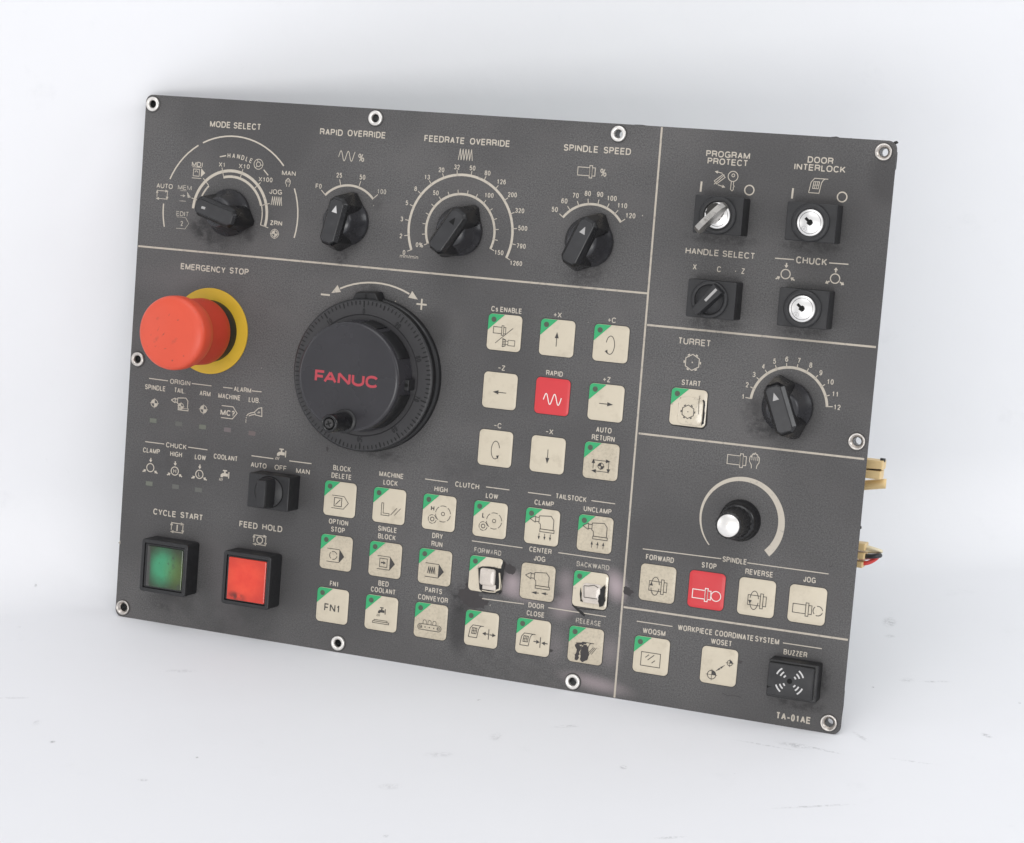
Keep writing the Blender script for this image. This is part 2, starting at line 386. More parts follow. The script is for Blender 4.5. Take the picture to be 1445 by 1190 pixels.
# ------------------------------------------------------------------ geometry helpers (panel millimetres in, metres out)
class MB:
    def __init__(self):
        self.bm = bmesh.new()
        self.mats = []
        self.mi = 0
    def use(self, mat):
        if mat not in self.mats:
            self.mats.append(mat)
        self.mi = self.mats.index(mat)
        return self
    def v(self, x, y, z):
        return self.bm.verts.new((x * S, (y + Y0) * S, z * S))
    def f(self, vs, smooth=False):
        try:
            f = self.bm.faces.new(vs)
        except ValueError:
            return None
        f.material_index = self.mi
        f.smooth = smooth
        return f
    def poly(self, pts, z):
        self.f([self.v(x, y, z) for x, y in pts])
    def loops(self, loops, smooth=False, cap0=False, cap1=True):
        rows = [[self.v(*p) for p in l] for l in loops]
        n = len(rows[0])
        for a, b in zip(rows, rows[1:]):
            for i in range(n):
                self.f((a[i], a[(i + 1) % n], b[(i + 1) % n], b[i]), smooth)
        if cap0:
            self.f(list(reversed(rows[0])))
        if cap1:
            self.f(rows[-1])
        return rows
    def rrect(self, cx, cy, w, h, r, z0, z1, bev=0.4, seg=5, cap0=False, puff=0.0):
        def loop(ins, z):
            return [(x, y, z) for x, y in rr_pts(cx, cy, w - 2 * ins, h - 2 * ins, max(r - ins, 0.05), seg)]
        ls = [loop(0, z0), loop(0, z1 - bev), loop(bev * 0.3, z1 - bev * 0.3), loop(bev, z1)]
        if puff:
            q = (min(w, h) / 2 - bev)
            ls += [loop(bev + q * .18, z1 + puff * 0.6), loop(bev + q * .55, z1 + puff)]
        self.loops(ls, smooth=bool(puff), cap0=cap0)
    def frame(self, cx, cy, w, h, r, t, z0, z1, zin, bev=0.6, seg=5):
        """a bezel: outer wall, bevelled top rim, inner wall down to zin"""
        def loop(ins, z, rr=None):
            return [(x, y, z) for x, y in rr_pts(cx, cy, w - 2 * ins, h - 2 * ins, max(r - ins, 0.25), seg)]
        self.loops([loop(0, z0), loop(0, z1 - bev), loop(bev * .3, z1 - bev * .3), loop(bev, z1), loop(t, z1), loop(t + 0.15, zin)], cap1=True)
    def lathe(self, cx, cy, prof, seg=64, smooth=True, cap=True):
        rows = []
        for r, z in prof:
            if r < 1e-6:
                rows.append([self.v(cx, cy, z)])
            else:
                rows.append([self.v(cx + r * math.cos(2 * math.pi * i / seg), cy + r * math.sin(2 * math.pi * i / seg), z) for i in range(seg)])
        for a, b in zip(rows, rows[1:]):
            for i in range(seg):
                j = (i + 1) % seg
                if len(b) == 1:
                    self.f((a[i], a[j], b[0]), smooth)
                elif len(a) == 1:
                    self.f((a[0], b[j], b[i]), smooth)
                else:
                    self.f((a[i], a[j], b[j], b[i]), smooth)
        if cap and len(rows[-1]) > 1:
            self.f(rows[-1])
    def hull(self, pts, bev=0.0):
        vs = [self.v(*p) for p in pts]
        n0 = set(self.bm.faces)
        res = bmesh.ops.convex_hull(self.bm, input=vs)
        fs = [f for f in self.bm.faces if f not in n0]
        bad = [v for v in vs if v.is_valid and not v.link_faces]
        if bad:
            bmesh.ops.delete(self.bm, geom=bad, context='VERTS')
        fs = [f for f in fs if f.is_valid]
        es = list({e for f in fs for e in f.edges})
        bmesh.ops.dissolve_limit(self.bm, angle_limit=0.02, verts=list({v for f in fs for v in f.verts}), edges=es)
        fs = [f for f in self.bm.faces if f not in n0]
        if bev:
            es = list({e for f in fs for e in f.edges})
            bmesh.ops.bevel(self.bm, geom=es, offset=bev * S, segments=2, affect='EDGES', profile=0.5)
            fs = [f for f in self.bm.faces if f not in n0]
        for f in fs:
            f.material_index = self.mi
    def stroke(self, pts, w, z, closed=False):
        P = [Vector(p) for p in pts]
        n = len(P)
        if n < 2:
            return
        if n > 2:      # a sharp turn starts a new ribbon a hair higher
            for i in range(0 if closed else 1, n if closed else n - 1):
                d1, d2 = P[i] - P[i - 1], P[(i + 1) % n] - P[i]
                if d1.length > 1e-9 and d2.length > 1e-9 and d1.normalized().dot(d2.normalized()) < -0.3:
                    if closed:
                        self.stroke([tuple(P[(i + k) % n]) for k in range(n + 1)], w, z)
                    else:
                        self.stroke([tuple(p) for p in P[:i + 1]], w, z)
                        self.stroke([tuple(p) for p in P[i:]], w, z + .002)
                    return
        L, Rr = [], []
        for i in range(n):
            if closed:
                a, c = P[i - 1], P[(i + 1) % n]
            else:
                a, c = P[max(i - 1, 0)], P[min(i + 1, n - 1)]
            d1 = (P[i] - a).normalized() if (P[i] - a).length > 1e-9 else None
            d2 = (c - P[i]).normalized() if (c - P[i]).length > 1e-9 else None
            if d1 is None: d1 = d2
            if d2 is None: d2 = d1
            n1 = Vector((-d1.y, d1.x)); n2 = Vector((-d2.y, d2.x))
            m = n1 + n2
            if m.length < 1e-6:
                m = n1
            m.normalize()
            k = min(1.0 / max(m.dot(n1), 0.35), 2.5)
            o = m * (w * 0.5 * k)
            L.append(self.v(P[i].x + o.x, P[i].y + o.y, z))
            Rr.append(self.v(P[i].x - o.x, P[i].y - o.y, z))
        for i in range(n if closed else n - 1):
            j = (i + 1) % n
            self.f((Rr[i], Rr[j], L[j], L[i]))
    def tube(self, pts, r, seg=10):
        P = [Vector((p[0] * S, (p[1] + Y0) * S, p[2] * S)) for p in pts]
        rows = []
        for i, p in enumerate(P):
            t = (P[min(i + 1, len(P) - 1)] - P[max(i - 1, 0)]).normalized()
            a = t.cross(Vector((0, 0, 1)))
            if a.length < 1e-3:
                a = t.cross(Vector((0, 1, 0)))
            a.normalize()
            b = t.cross(a)
            rows.append([self.bm.verts.new(p + (a * math.cos(2 * math.pi * k / seg) + b * math.sin(2 * math.pi * k / seg)) * r * S) for k in range(seg)])
        for a, b in zip(rows, rows[1:]):
            for k in range(seg):
                self.f((a[k], a[(k + 1) % seg], b[(k + 1) % seg], b[k]), True)
        self.f(rows[0]); self.f(rows[-1])
    def box(self, x0, x1, y0, y1, z0, z1, bev=0.3):
        self.rrect((x0 + x1) / 2, (y0 + y1) / 2, x1 - x0, y1 - y0, 0.3, z0, z1, bev, 2, cap0=True)
    def build(self, name, parent, label=None):
        bmesh.ops.recalc_face_normals(self.bm, faces=self.bm.faces) if not getattr(self, 'flat', False) else None
        if getattr(self, 'flat', False):
            for f in self.bm.faces:
                f.normal_update()
                if f.normal.z < 0:
                    f.normal_flip()
        me = bpy.data.meshes.new(name)
        self.bm.to_mesh(me)
        self.bm.free()
        for m in self.mats:
            me.materials.append(m)
        o = bpy.data.objects.new(name, me)
        COL.objects.link(o)
        if parent:
            o.parent = parent
        if label:
            o['label'] = label
        return o

def rr_pts(cx, cy, w, h, r, seg=5):
    out = []
    for (sx, sy, a0) in ((1, 1, 0), (-1, 1, 90), (-1, -1, 180), (1, -1, 270)):
        for i in range(seg + 1):
            a = R(a0 + 90 * i / seg)
            out.append((cx + sx * (w / 2 - r) + r * math.cos(a), cy + sy * (h / 2 - r) + r * math.sin(a)))
    return out

def arc(cx, cy, r, a0, a1, n=None):
    n = n or max(6, int(abs(a1 - a0) / 5))
    return [(cx + r * math.cos(R(a0 + (a1 - a0) * i / n)), cy + r * math.sin(R(a0 + (a1 - a0) * i / n))) for i in range(n + 1)]

def pol(c, r, a):
    return (c[0] + r * math.cos(R(a)), c[1] + r * math.sin(R(a)))

# lettering: a plain grotesque drawn as strokes, skeletons in a unit box, flat print
def _el(cx, cy, rx, ry, a0, a1):
    n = max(4, int(abs(a1 - a0) / 15))
    return [(cx + rx * math.cos(R(a0 + (a1 - a0) * i / n)), cy + ry * math.sin(R(a0 + (a1 - a0) * i / n))) for i in range(n + 1)]
def _sl(cx, cy, rx, ry, a0, a1, p=0.82):
    """squarish round, as in grotesque capitals"""
    n = max(4, int(abs(a1 - a0) / 12))
    out = []
    for i in range(n + 1):
        a = R(a0 + (a1 - a0) * i / n)
        c, s = math.cos(a), math.sin(a)
        out.append((cx + rx * math.copysign(abs(c) ** p, c), cy + ry * math.copysign(abs(s) ** p, s)))
    return out
_O = _sl(.5, .5, .5, .5, 90, 450)
_P = [(0, 0), (0, 1), (.6, 1)] + _el(.6, .74, .4, .26, 75, -75) + [(.6, .48), (0, .48)]
FONT = {
    'A': (.93, [[(0, 0), (.5, 1)], [(.5, 1), (1, 0)], [(.2, .33), (.8, .33)]]),
    'B': (.95, [[(0, 0), (0, 1), (.58, 1)] + _el(.58, .765, .36, .235, 75, -75) + [(.58, .53), (0, .53)], [(.58, .53)] + _el(.6, .265, .4, .265, 75, -75) + [(.58, 0), (0, 0)]]),
    'C': (1.0, [_sl(.5, .5, .5, .5, 35, 325)]),
    'D': (1.0, [[(0, 0), (0, 1), (.42, 1)] + _sl(.42, .5, .58, .5, 80, -80) + [(.42, 0), (0, 0)]]),
    'E': (.90, [[(1, 1), (0, 1), (0, 0), (1, 0)], [(0, .52), (.92, .52)]]),
    'F': (.84, [[(1, 1), (0, 1), (0, 0)], [(0, .49), (.88, .49)]]),
    'G': (1.07, [_sl(.5, .5, .5, .5, 38, 318) + [(1, .2)], [(.55, .45), (1, .45), (1, 0)]]),
    'H': (.99, [[(0, 0), (0, 1)], [(1, 0), (1, 1)], [(0, .52), (1, .52)]]),
    'I': (.38, [[(.5, 0), (.5, 1)]]),
    'J': (.74, [[(1, 1), (1, .3)] + _el(.5, .3, .5, .3, -10, -170) + [(0, .36)]]),
    'K': (.95, [[(0, 0), (0, 1)], [(.95, 1), (0, .34)], [(.34, .58), (1, 0)]]),
    'L': (.78, [[(0, 1), (0, 0), (1, 0)]]),
    'M': (1.15, [[(0, 0), (0, 1)], [(0, 1), (.5, 0)], [(.5, 0), (1, 1)], [(1, 1), (1, 0)]]),
    'N': (.99, [[(0, 0), (0, 1)], [(0, 1), (1, 0)], [(1, 0), (1, 1)]]),
    'O': (1.07, [_O]),
    'P': (.92, [_P]),
    'Q': (1.07, [_O, [(.56, .30), (1.06, -.08)]]),
    'R': (.98, [_P, [(.56, .48)] + _el(.62, .26, .3, .22, 90, 10) + [(.95, 0)]]),
    'S': (.93, [_el(.5, .755, .46, .245, 15, 262) + [(.55, .49)] + _el(.5, .255, .5, .255, 72, -165)]),
    'T': (.86, [[(0, 1), (1, 1)], [(.5, 1), (.5, 0)]]),
    'U': (.99, [[(0, 1), (0, .36)] + _el(.5, .36, .5, .36, 190, 350) + [(1, .36), (1, 1)]]),
    'V': (.92, [[(0, 1), (.5, 0)], [(.5, 0), (1, 1)]]),
    'W': (1.28, [[(0, 1), (.26, 0)], [(.26, 0), (.5, 1)], [(.5, 1), (.74, 0)], [(.74, 0), (1, 1)]]),
    'X': (.92, [[(0, 0), (1, 1)], [(0, 1), (1, 0)]]),
    'Y': (.92, [[(0, 1), (.5, .42), (.5, 0)], [(1, 1), (.5, .42)]]),
    'Z': (.85, [[(0, 1), (1, 1)], [(1, 1), (0, 0)], [(0, 0), (1, 0)]]),
    '0': (.77, [_sl(.5, .5, .5, .5, 90, 450, .9)]),
    '1': (.77, [[(.12, .74), (.36, .78), (.56, 1), (.56, 0)]]),
    '2': (.77, [_el(.5, .72, .48, .28, 175, -25) + [(.62, .38), (.02, 0)], [(.02, 0), (1, 0)]]),
    '3': (.77, [_el(.48, .755, .45, .245, 160, -80) + [(.36, .53)], [(.36, .53)] + _el(.48, .265, .52, .265, 80, -162)]),
    '4': (.77, [[(.74, 0), (.74, 1)], [(.74, 1), (0, .28)], [(0, .28), (1, .28)]]),
    '5': (.77, [[(.92, 1), (.2, 1), (.08, .48)] + _el(.49, .33, .5, .33, 130, -158)]),
    '6': (.77, [_el(.5, .33, .48, .33, 90, 450), [(.02, .36)] + _el(.54, .52, .52, .48, 180, 40)]),
    '7': (.77, [[(0, 1), (1, 1)], [(1, 1), (.62, .55), (.34, 0)]]),
    '8': (.77, [_el(.5, .765, .43, .235, 90, 450), _el(.5, .265, .5, .265, 90, 450)]),
    '9': (.77, [_el(.5, .67, .48, .33, 90, 450), [(.98, .64)] + _el(.46, .48, .52, .48, 0, -140)]),
    '%': (1.2, [_el(.2, .76, .2, .24, 90, 450), _el(.8, .24, .2, .24, 90, 450), [(.22, 0), (.76, 1)]]),
    '?': (.74, [_el(.5, .74, .48, .26, 175, -40) + [(.52, .44), (.5, .24)], [(.5, .09), (.5, -.04)]]),
    '+': (.8, [[(0, .44), (1, .44)], [(.5, .1), (.5, .78)]]),
    '-': (.66, [[(-.15, .36), (1.15, .36)]]),
    '–': (.72, [[(0, .44), (1, .44)]]),
    '.': (.36, [[(.5, -.04), (.5, .08)]]),
    '/': (.4, [[(0, 0), (1, 1)]]),
    'm': (1.1, [[(0, 0), (0, .72)], [(0, .5)] + _el(.25, .5, .25, .2, 160, 10) + [(.5, 0)], [(.5, .5)] + _el(.75, .5, .25, .2, 160, 10) + [(1, 0)]]),
    'n': (.72, [[(0, 0), (0, .72)], [(0, .45)] + _el(.5, .45, .5, .25, 160, 10) + [(1, 0)]]),
    'i': (.3, [[(.5, 0), (.5, .7)], [(.5, .86), (.5, 1)]]),
    's': (.7, [_el(.5, .54, .45, .17, 15, 262) + _el(.5, .19, .5, .19, 80, -165)]),
    ' ': (.42, []),
}
def put(mb, s, x0, x1, y, cap, z, bold=0.012, rot=0.0, pivot=None):
    w = cap * (bold if bold >= .1 else .142 + bold * 2.7)
    sb = .15 if bold < .2 else .06
    tot = sum(FONT[c][0] for c in s) - sb
    k = (x1 - x0) / tot
    cx = x0
    n = 0
    for ch in s:
        adv, strokes = FONT[ch]
        W = (adv - sb) * k
        for st in strokes:
            pts = []
            for u, v in st:
                X = cx + w / 2 + u * max(W - w, 0.02)
                Y = y + w / 2 + v * (cap - w)
                if rot:
                    dx, dy = X - pivot[0], Y - pivot[1]
                    X, Y = pivot[0] + dx * math.cos(rot) - dy * math.sin(rot), pivot[1] + dx * math.sin(rot) + dy * math.cos(rot)
                pts.append((X, Y))
            closed = len(st) > 8 and abs(st[0][0] - st[-1][0]) + abs(st[0][1] - st[-1][1]) < 1e-6
            mb.stroke(pts[:-1] if closed else pts, w, z + .002 * (n % 4), closed)
            n += 1
        cx += adv * k

ZP = 0.06
def T(mb, s, L, Rt, cap, z=ZP, bold=0.012):
    put(mb, s, L[0], Rt[0], (L[1] + Rt[1]) / 2, cap, z, bold)

def TC(mb, s, c, cap, fac=0.93, z=ZP, bold=0.006, rot=0.0):
    w = (sum(FONT[ch][0] for ch in s) - .15) * cap * fac
    put(mb, s, c[0] - w / 2, c[0] + w / 2, c[1] - cap / 2, cap, z, bold, rot, c)

def flat(mat=None):
    m = MB()
    m.flat = True
    m.use(M[mat or 'print'])
    return m

# ------------------------------------------------------------------ printed pictograms (mm, centred)
def tr(c, pts, s=1.0, rot=0.0):
    a = R(rot)
    return [(c[0] + s * (x * math.cos(a) - y * math.sin(a)), c[1] + s * (x * math.sin(a) + y * math.cos(a))) for x, y in pts]
def arrow(mb, c, d, ln, w, head, z, lw):
    """arrow centred at c pointing at angle d"""
    mb.stroke(tr(c, [(-ln / 2, 0), (ln / 2 - head, 0)], 1, d), lw, z)
    mb.poly(tr(c, [(ln / 2 - head, -w / 2), (ln / 2, 0), (ln / 2 - head, w / 2)], 1, d), z)
def ring(mb, c, r, lw, z, n=36):
    mb.stroke(arc(c[0], c[1], r, 0, 360 - 360 / n, n - 1), lw, z, True)
def disc(mb, c, r, z, n=24):
    mb.poly([pol(c, r, 360 * i / n) for i in range(n)], z)
def spindle(mb, c, w, h, z, lw):
    x, y = c
    def box(x0, x1, hh):
        mb.stroke([(x0, y - hh), (x1, y - hh), (x1, y + hh), (x0, y + hh)], lw, z, True)
    box(x - w / 2, x + w * 0.18, h * 0.33)
    box(x + w * 0.18, x + w * 0.33, h * 0.5)
    box(x + w * 0.33, x + w * 0.5, h * 0.33)
def zigzag(mb, c, w, h, n, z, lw):
    pts = []
    for i in range(2 * n + 1):
        pts.append((c[0] - w / 2 + w * i / (2 * n), c[1] + (h / 2 if i % 2 else -h / 2)))
    mb.stroke(pts, lw, z)
def sine(mb, c, w, h, z, lw, cyc=2.0, ph=0.0):
    mb.stroke([(c[0] - w / 2 + w * i / 60, c[1] + h / 2 * math.sin(ph + 2 * math.pi * cyc * i / 60)) for i in range(61)], lw, z)
def quarter(mb, c, r, z, lw, ext=1.35, fill2=True):
    ring(mb, c, r, lw, z)
    for a0 in ((90, 270) if fill2 else (0,)):
        mb.poly([c] + arc(c[0], c[1], r, a0, a0 + 90, 8), z)
    mb.stroke([(c[0], c[1] - r * ext), (c[0], c[1] + r * ext)], lw * 0.7, z)
    mb.stroke([(c[0] - r * ext, c[1]), (c[0] + r * ext, c[1])], lw * 0.7, z)
def chuck(mb, c, r, z, lw, inward=True):
    ring(mb, c, r, lw, z)
    for a in (90, 210, 330):
        p = pol(c, r * 1.85, a)
        arrow(mb, p, a + 180 if inward else a, r * 1.1, r * 0.9, r * 0.6, z, lw * 1.3)
def faucet(mb, c, s, z, lw):
    mb.poly(tr(c, [(-.9, -.3), (-.9, .2), (-.5, .55), (.75, .55), (.75, -.05), (-.25, -.05), (-.45, -.3)], s), z)
    mb.stroke(tr(c, [(.95, .9), (.95, -.4)], s), lw * 1.3, z)
    mb.poly(tr(c, [(-.15, .55), (-.15, .95), (.2, .95), (.2, .55)], s), z)
    mb.stroke(tr(c, [(-.45, 1.1), (.5, 1.1)], s), lw * 1.4, z)
    for dx in (-1.1, -.8, -.5):
        mb.stroke(tr(c, [(dx + .12, -.5), (dx - .08, -1.05)], s), lw * .7, z)
def cyclebox(mb, c, w, h, z, lw):
    x, y = c
    for (a, b_) in (((x - w / 2, y - h / 2 + h * .2), (x - w / 2, y + h / 2)), ((x - w / 2, y + h / 2), (x + w / 2, y + h / 2)), ((x + w / 2, y + h / 2), (x + w / 2, y - h / 2)), ((x + w / 2, y - h / 2), (x - w / 2, y - h / 2))):
        mb.stroke([a, b_], lw, z)
    a_ = w * .2
    mb.poly(tr((x + w / 2, y + h / 2), [(-a_, a_ * .6), (-a_, -a_ * .6), (a_ * .5, 0)]), z)
    mb.poly(tr((x - w / 2, y - h / 2), [(a_, a_ * .6), (a_, -a_ * .6), (-a_ * .5, 0)]), z)
    mb.poly(tr((x - w / 2, y + h / 2), [(-a_ * .6, -a_), (a_ * .6, -a_), (0, a_ * .4)]), z)
    mb.poly(tr((x + w / 2, y - h / 2), [(-a_ * .6, a_), (a_ * .6, a_), (0, -a_ * .4)]), z)
def pent(mb, c, w, h, z, lw, fill=False):
    """block arrow of a program step"""
    x, y = c
    mb.stroke([(x - w / 2, y + h / 2), (x + w * .22, y + h / 2), (x + w / 2, y), (x + w * .22, y - h / 2), (x - w / 2, y - h / 2)], lw, z)
    if fill:
        mb.poly([(x + w * .22, y + h / 2), (x + w * .22, y - h / 2), (x + w / 2, y)], z)
def sq(mb, c, w, h, z, lw):
    x, y = c
    mb.stroke([(x - w / 2, y - h / 2), (x + w / 2, y - h / 2), (x + w / 2, y + h / 2), (x - w / 2, y + h / 2)], lw, z, True)
def tailstock(mb, c, s, z, lw):
    mb.stroke(tr(c, [(-1.3, .5), (-.75, .8), (-.75, .2)], s), lw, z, True)
    mb.stroke(tr(c, [(-.75, .7), (-.4, .7)], s), lw, z); mb.stroke(tr(c, [(-.75, .3), (-.4, .3)], s), lw, z)
    mb.stroke(tr(c, [(-.4, .85), (-.4, .2), (-.25, .1), (-.2, -.35), (1.05, -.35), (1.05, .6), (.75, .95), (-.4, .85)], s), lw, z)
    mb.stroke(tr(c, [(-.25, -.35), (1.15, -.35), (1.15, -.6), (-.25, -.6)], s), lw, z, True)
def door(mb, c, s, z, lw):
    mb.stroke(tr(c, [(-.95, -.9), (-.75, .4), (-.35, .9), (1.35, .9)], s), lw, z)
    mb.stroke(tr(c, [(-.95, -.9), (.35, -.9), (.55, .35), (.75, .75), (1.0, .9)], s), lw, z)
    mb.stroke(tr(c, [(-.5, -.35), (.2, -.35), (.3, .5), (-.4, .5)], s), lw, z, True)
    mb.stroke(tr(c, [(-.45, .05), (.25, .1)], s), lw * .8, z)
    mb.stroke(tr(c, [(-.27, -.35), (-.17, .5)], s), lw * .8, z)
    mb.stroke(tr(c, [(-.03, -.35), (.07, .5)], s), lw * .8, z)
def turret(mb, c, r, z, lw):
    mb.stroke([pol(c, r, 90 + 60 * i) for i in range(6)], lw, z, True)
    for i in range(6):
        p = pol(c, r * 1.04, 60 * i)
        mb.stroke(tr(p, [(0, -r * .15), (0, r * .15)], 1, 60 * i), lw * 1.5, z + .003)
    disc(mb, c, r * .09, z, 8)
def hand(mb, c, s, z, lw):
    mb.stroke(tr(c, [(-.45, -1.4), (-.5, -.8), (-.95, -.1), (-.9, .6), (-.7, .95), (-.55, .6), (-.5, 1.15), (-.3, 1.35), (-.15, 1.1), (-.1, 1.4), (.1, 1.5), (.25, 1.15), (.35, 1.25), (.5, 1.2), (.6, .8), (.75, .85), (.9, .6), (.9, -.2), (.55, -.8), (.5, -1.4)], s), lw, z)
    for dx in (-.5, -.12, .25, .6):
        mb.stroke(tr(c, [(dx, .8), (dx, .1)], s), lw * .7, z)
def gears(mb, c, z, lw, ch):
    ring(mb, (c[0] + 2.3, c[1] - .3), .9, lw, z, 20)
    for k in range(6):
        mb.stroke(arc(c[0] + 2.3, c[1] - .3, 4.1, 60 * k + 6, 60 * k + 54), lw, z)
    b = (c[0] - 3.4, c[1] - 3.6)
    ring(mb, b, 1.0, lw * 1.3, z, 20)
    for k in range(5):
        mb.stroke(arc(b[0], b[1], 2.2, 72 * k + 6, 72 * k + 66), lw, z)
    TC(mb, ch, (c[0] - 3.6, c[1] + 1.9), 2.5, .9, z, .02)

# ------------------------------------------------------------------ the panel
root = bpy.data.objects.new('control_panel', None)
root.empty_display_size = 0.1
root.rotation_euler = (R(90 - 12.4067), 0, R(-21.5162))
COL.objects.link(root)
root['label'] = 'worn grey machine control panel with knobs and keys, leaning back on white paper'
root['category'] = 'control panel'

SCREWS = [(-195.5, 135.8), (-65.5, 135.9), (64.5, 135.9), (194.0, 135.4), (-195.3, 0), (194.6, 0), (-195.3, -135.6), (-65.5, -135.8), (64.5, -135.8), (194.2, -135.5)]

def plate(name, w, h, r, z0, z1, mat, mat_side, hole):
    mb = MB(); mb.use(M[mat])
    bm = mb.bm
    def face_at(z, up):
        edges = []
        outer = [mb.v(x, y, z) for x, y in rr_pts(0, 0, w, h, r, 6)]
        lp = [outer]
        for c in SCREWS:
            lp.append([mb.v(c[0] + hole * math.cos(2 * math.pi * i / 20), c[1] + hole * math.sin(2 * math.pi * i / 20), z) for i in range(20)])
        for l in lp:
            for i in range(len(l)):
                edges.append(bm.edges.new((l[i], l[(i + 1) % len(l)])))
        res = bmesh.ops.triangle_fill(bm, use_beauty=True, use_dissolve=False, edges=edges)
        for f in res['geom']:
            if isinstance(f, bmesh.types.BMFace):
                f.normal_update()
                if (f.normal.z > 0) != up:
                    f.normal_flip()
        return lp
    a = face_at(z1, True)
    b = face_at(z0, False)
    mb.use(M[mat_side])
    for la, lb in zip(a, b):
        for i in range(len(la)):
            j = (i + 1) % len(la)
            mb.f((la[i], lb[i], lb[j], la[j]))
    return mb.build(name, root)
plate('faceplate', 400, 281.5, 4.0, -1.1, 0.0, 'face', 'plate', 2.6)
plate('backing_plate', 398.4, 279.9, 3.4, -2.9, -1.15, 'plate', 'plate', 2.6)

# bits of torn gasket sticking out past the edge
for (x, y, w, h) in ((199.0, 140.2, 2.2, 1.5), (197, 139.8, 4.5, 1.2), (170.5, 140.7, 4.2, 1.0), (178, 140.5, 3.0, .8), (184, 140.3, 6.0, .7), (74.5, 140.5, 10, 1.0), (199.4, 132, 1.6, 12), (199.2, 121, 1.0, 16), (199.2, -127, 1.5, 20), (199.3, -114, 1.0, 6), (199.6, -40.6, 1.4, 1.6), (199.2, 2.0, 1.2, 18), (199.2, -98, 1.0, 14)):
    mb = MB(); mb.use(M['plate'])
    n = 9
    pts = []
    for i in range(n):
        a = 2 * math.pi * i / n
        k = random.uniform(.75, 1.1)
        pts.append((x + w / 2 * math.cos(a) * k, y + h / 2 * math.sin(a) * k))
    mb.loops([[(px, py, -2.85) for px, py in pts], [(px, py, -1.2) for px, py in pts]], cap0=True)
    mb.build('gasket_scrap', root)

for i, c in enumerate(SCREWS):
    mb = MB(); mb.use(M['steel_dull' if i in (3, 4, 5, 6, 9) else 'steel'])
    if i in (3, 9, 5, 6):   # dished cups
        mb.lathe(c[0], c[1], [(4.0, 0), (4.0, .7), (3.8, 1.0), (3.4, 1.0), (3.1, .75), (2.2, -.3), (2.0, -.6)], 40, cap=False)
    else:
        mb.lathe(c[0], c[1], [(3.85, 0), (3.85, .9), (3.6, 1.25), (3.2, 1.35), (2.5, 1.25), (2.1, .9), (1.95, .3), (1.9, -.5)], 40, cap=False)
    mb.use(M['steel_dark'])
    mb.lathe(c[0], c[1], [(2.0, -.5), (1.95, -11 if i in (0, 1, 7) else -7.5), (2.5, -11 if i in (0, 1, 7) else -7.5), (2.5, -1)], 40, cap=False)
    mb.use(M['border'])
    mb.flatring = None
    mb.lathe(c[0], c[1], [(4.35, .03), (3.7, .05)], 40, smooth=False, cap=False)  # flat dark ring painted in as the bushing's shadow
    o = mb.build('screw_bushing', root)

# dividers
mb = flat('line')
LW = 0.95
mb.stroke([(-199.5, (-199.93, 60.32)[1]), (85.96, 60.18)], LW, 0.03)
mb.stroke([((86.04, 139.96)[0], 140.4), ((86.73, -140.58)[0], -140.4)], LW, 0.034)
mb.stroke([(87.12, 44.93), (199.20, 45.04)], LW, 0.038)
mb.stroke([(87.54, -8.23), (198.82, -7.85)], LW, 0.038)
mb.stroke([(87.46, -94.65), (199.38, -94.37)], LW, 0.038)
mb.build('divider_lines', root)

def legend(build, mat='print', label=None):
    mb = flat(mat)
    build(mb)
    return mb.build('printed_legend', root, label)

LWI = 0.36
CM, CR, CF, CS, CT, CP_ = (-145.7, 82.0), (-77.4, 82.5), (-14.7, 82.5), (54.3, 82.5), (160.4, 12.9), (142.4, -44.3)

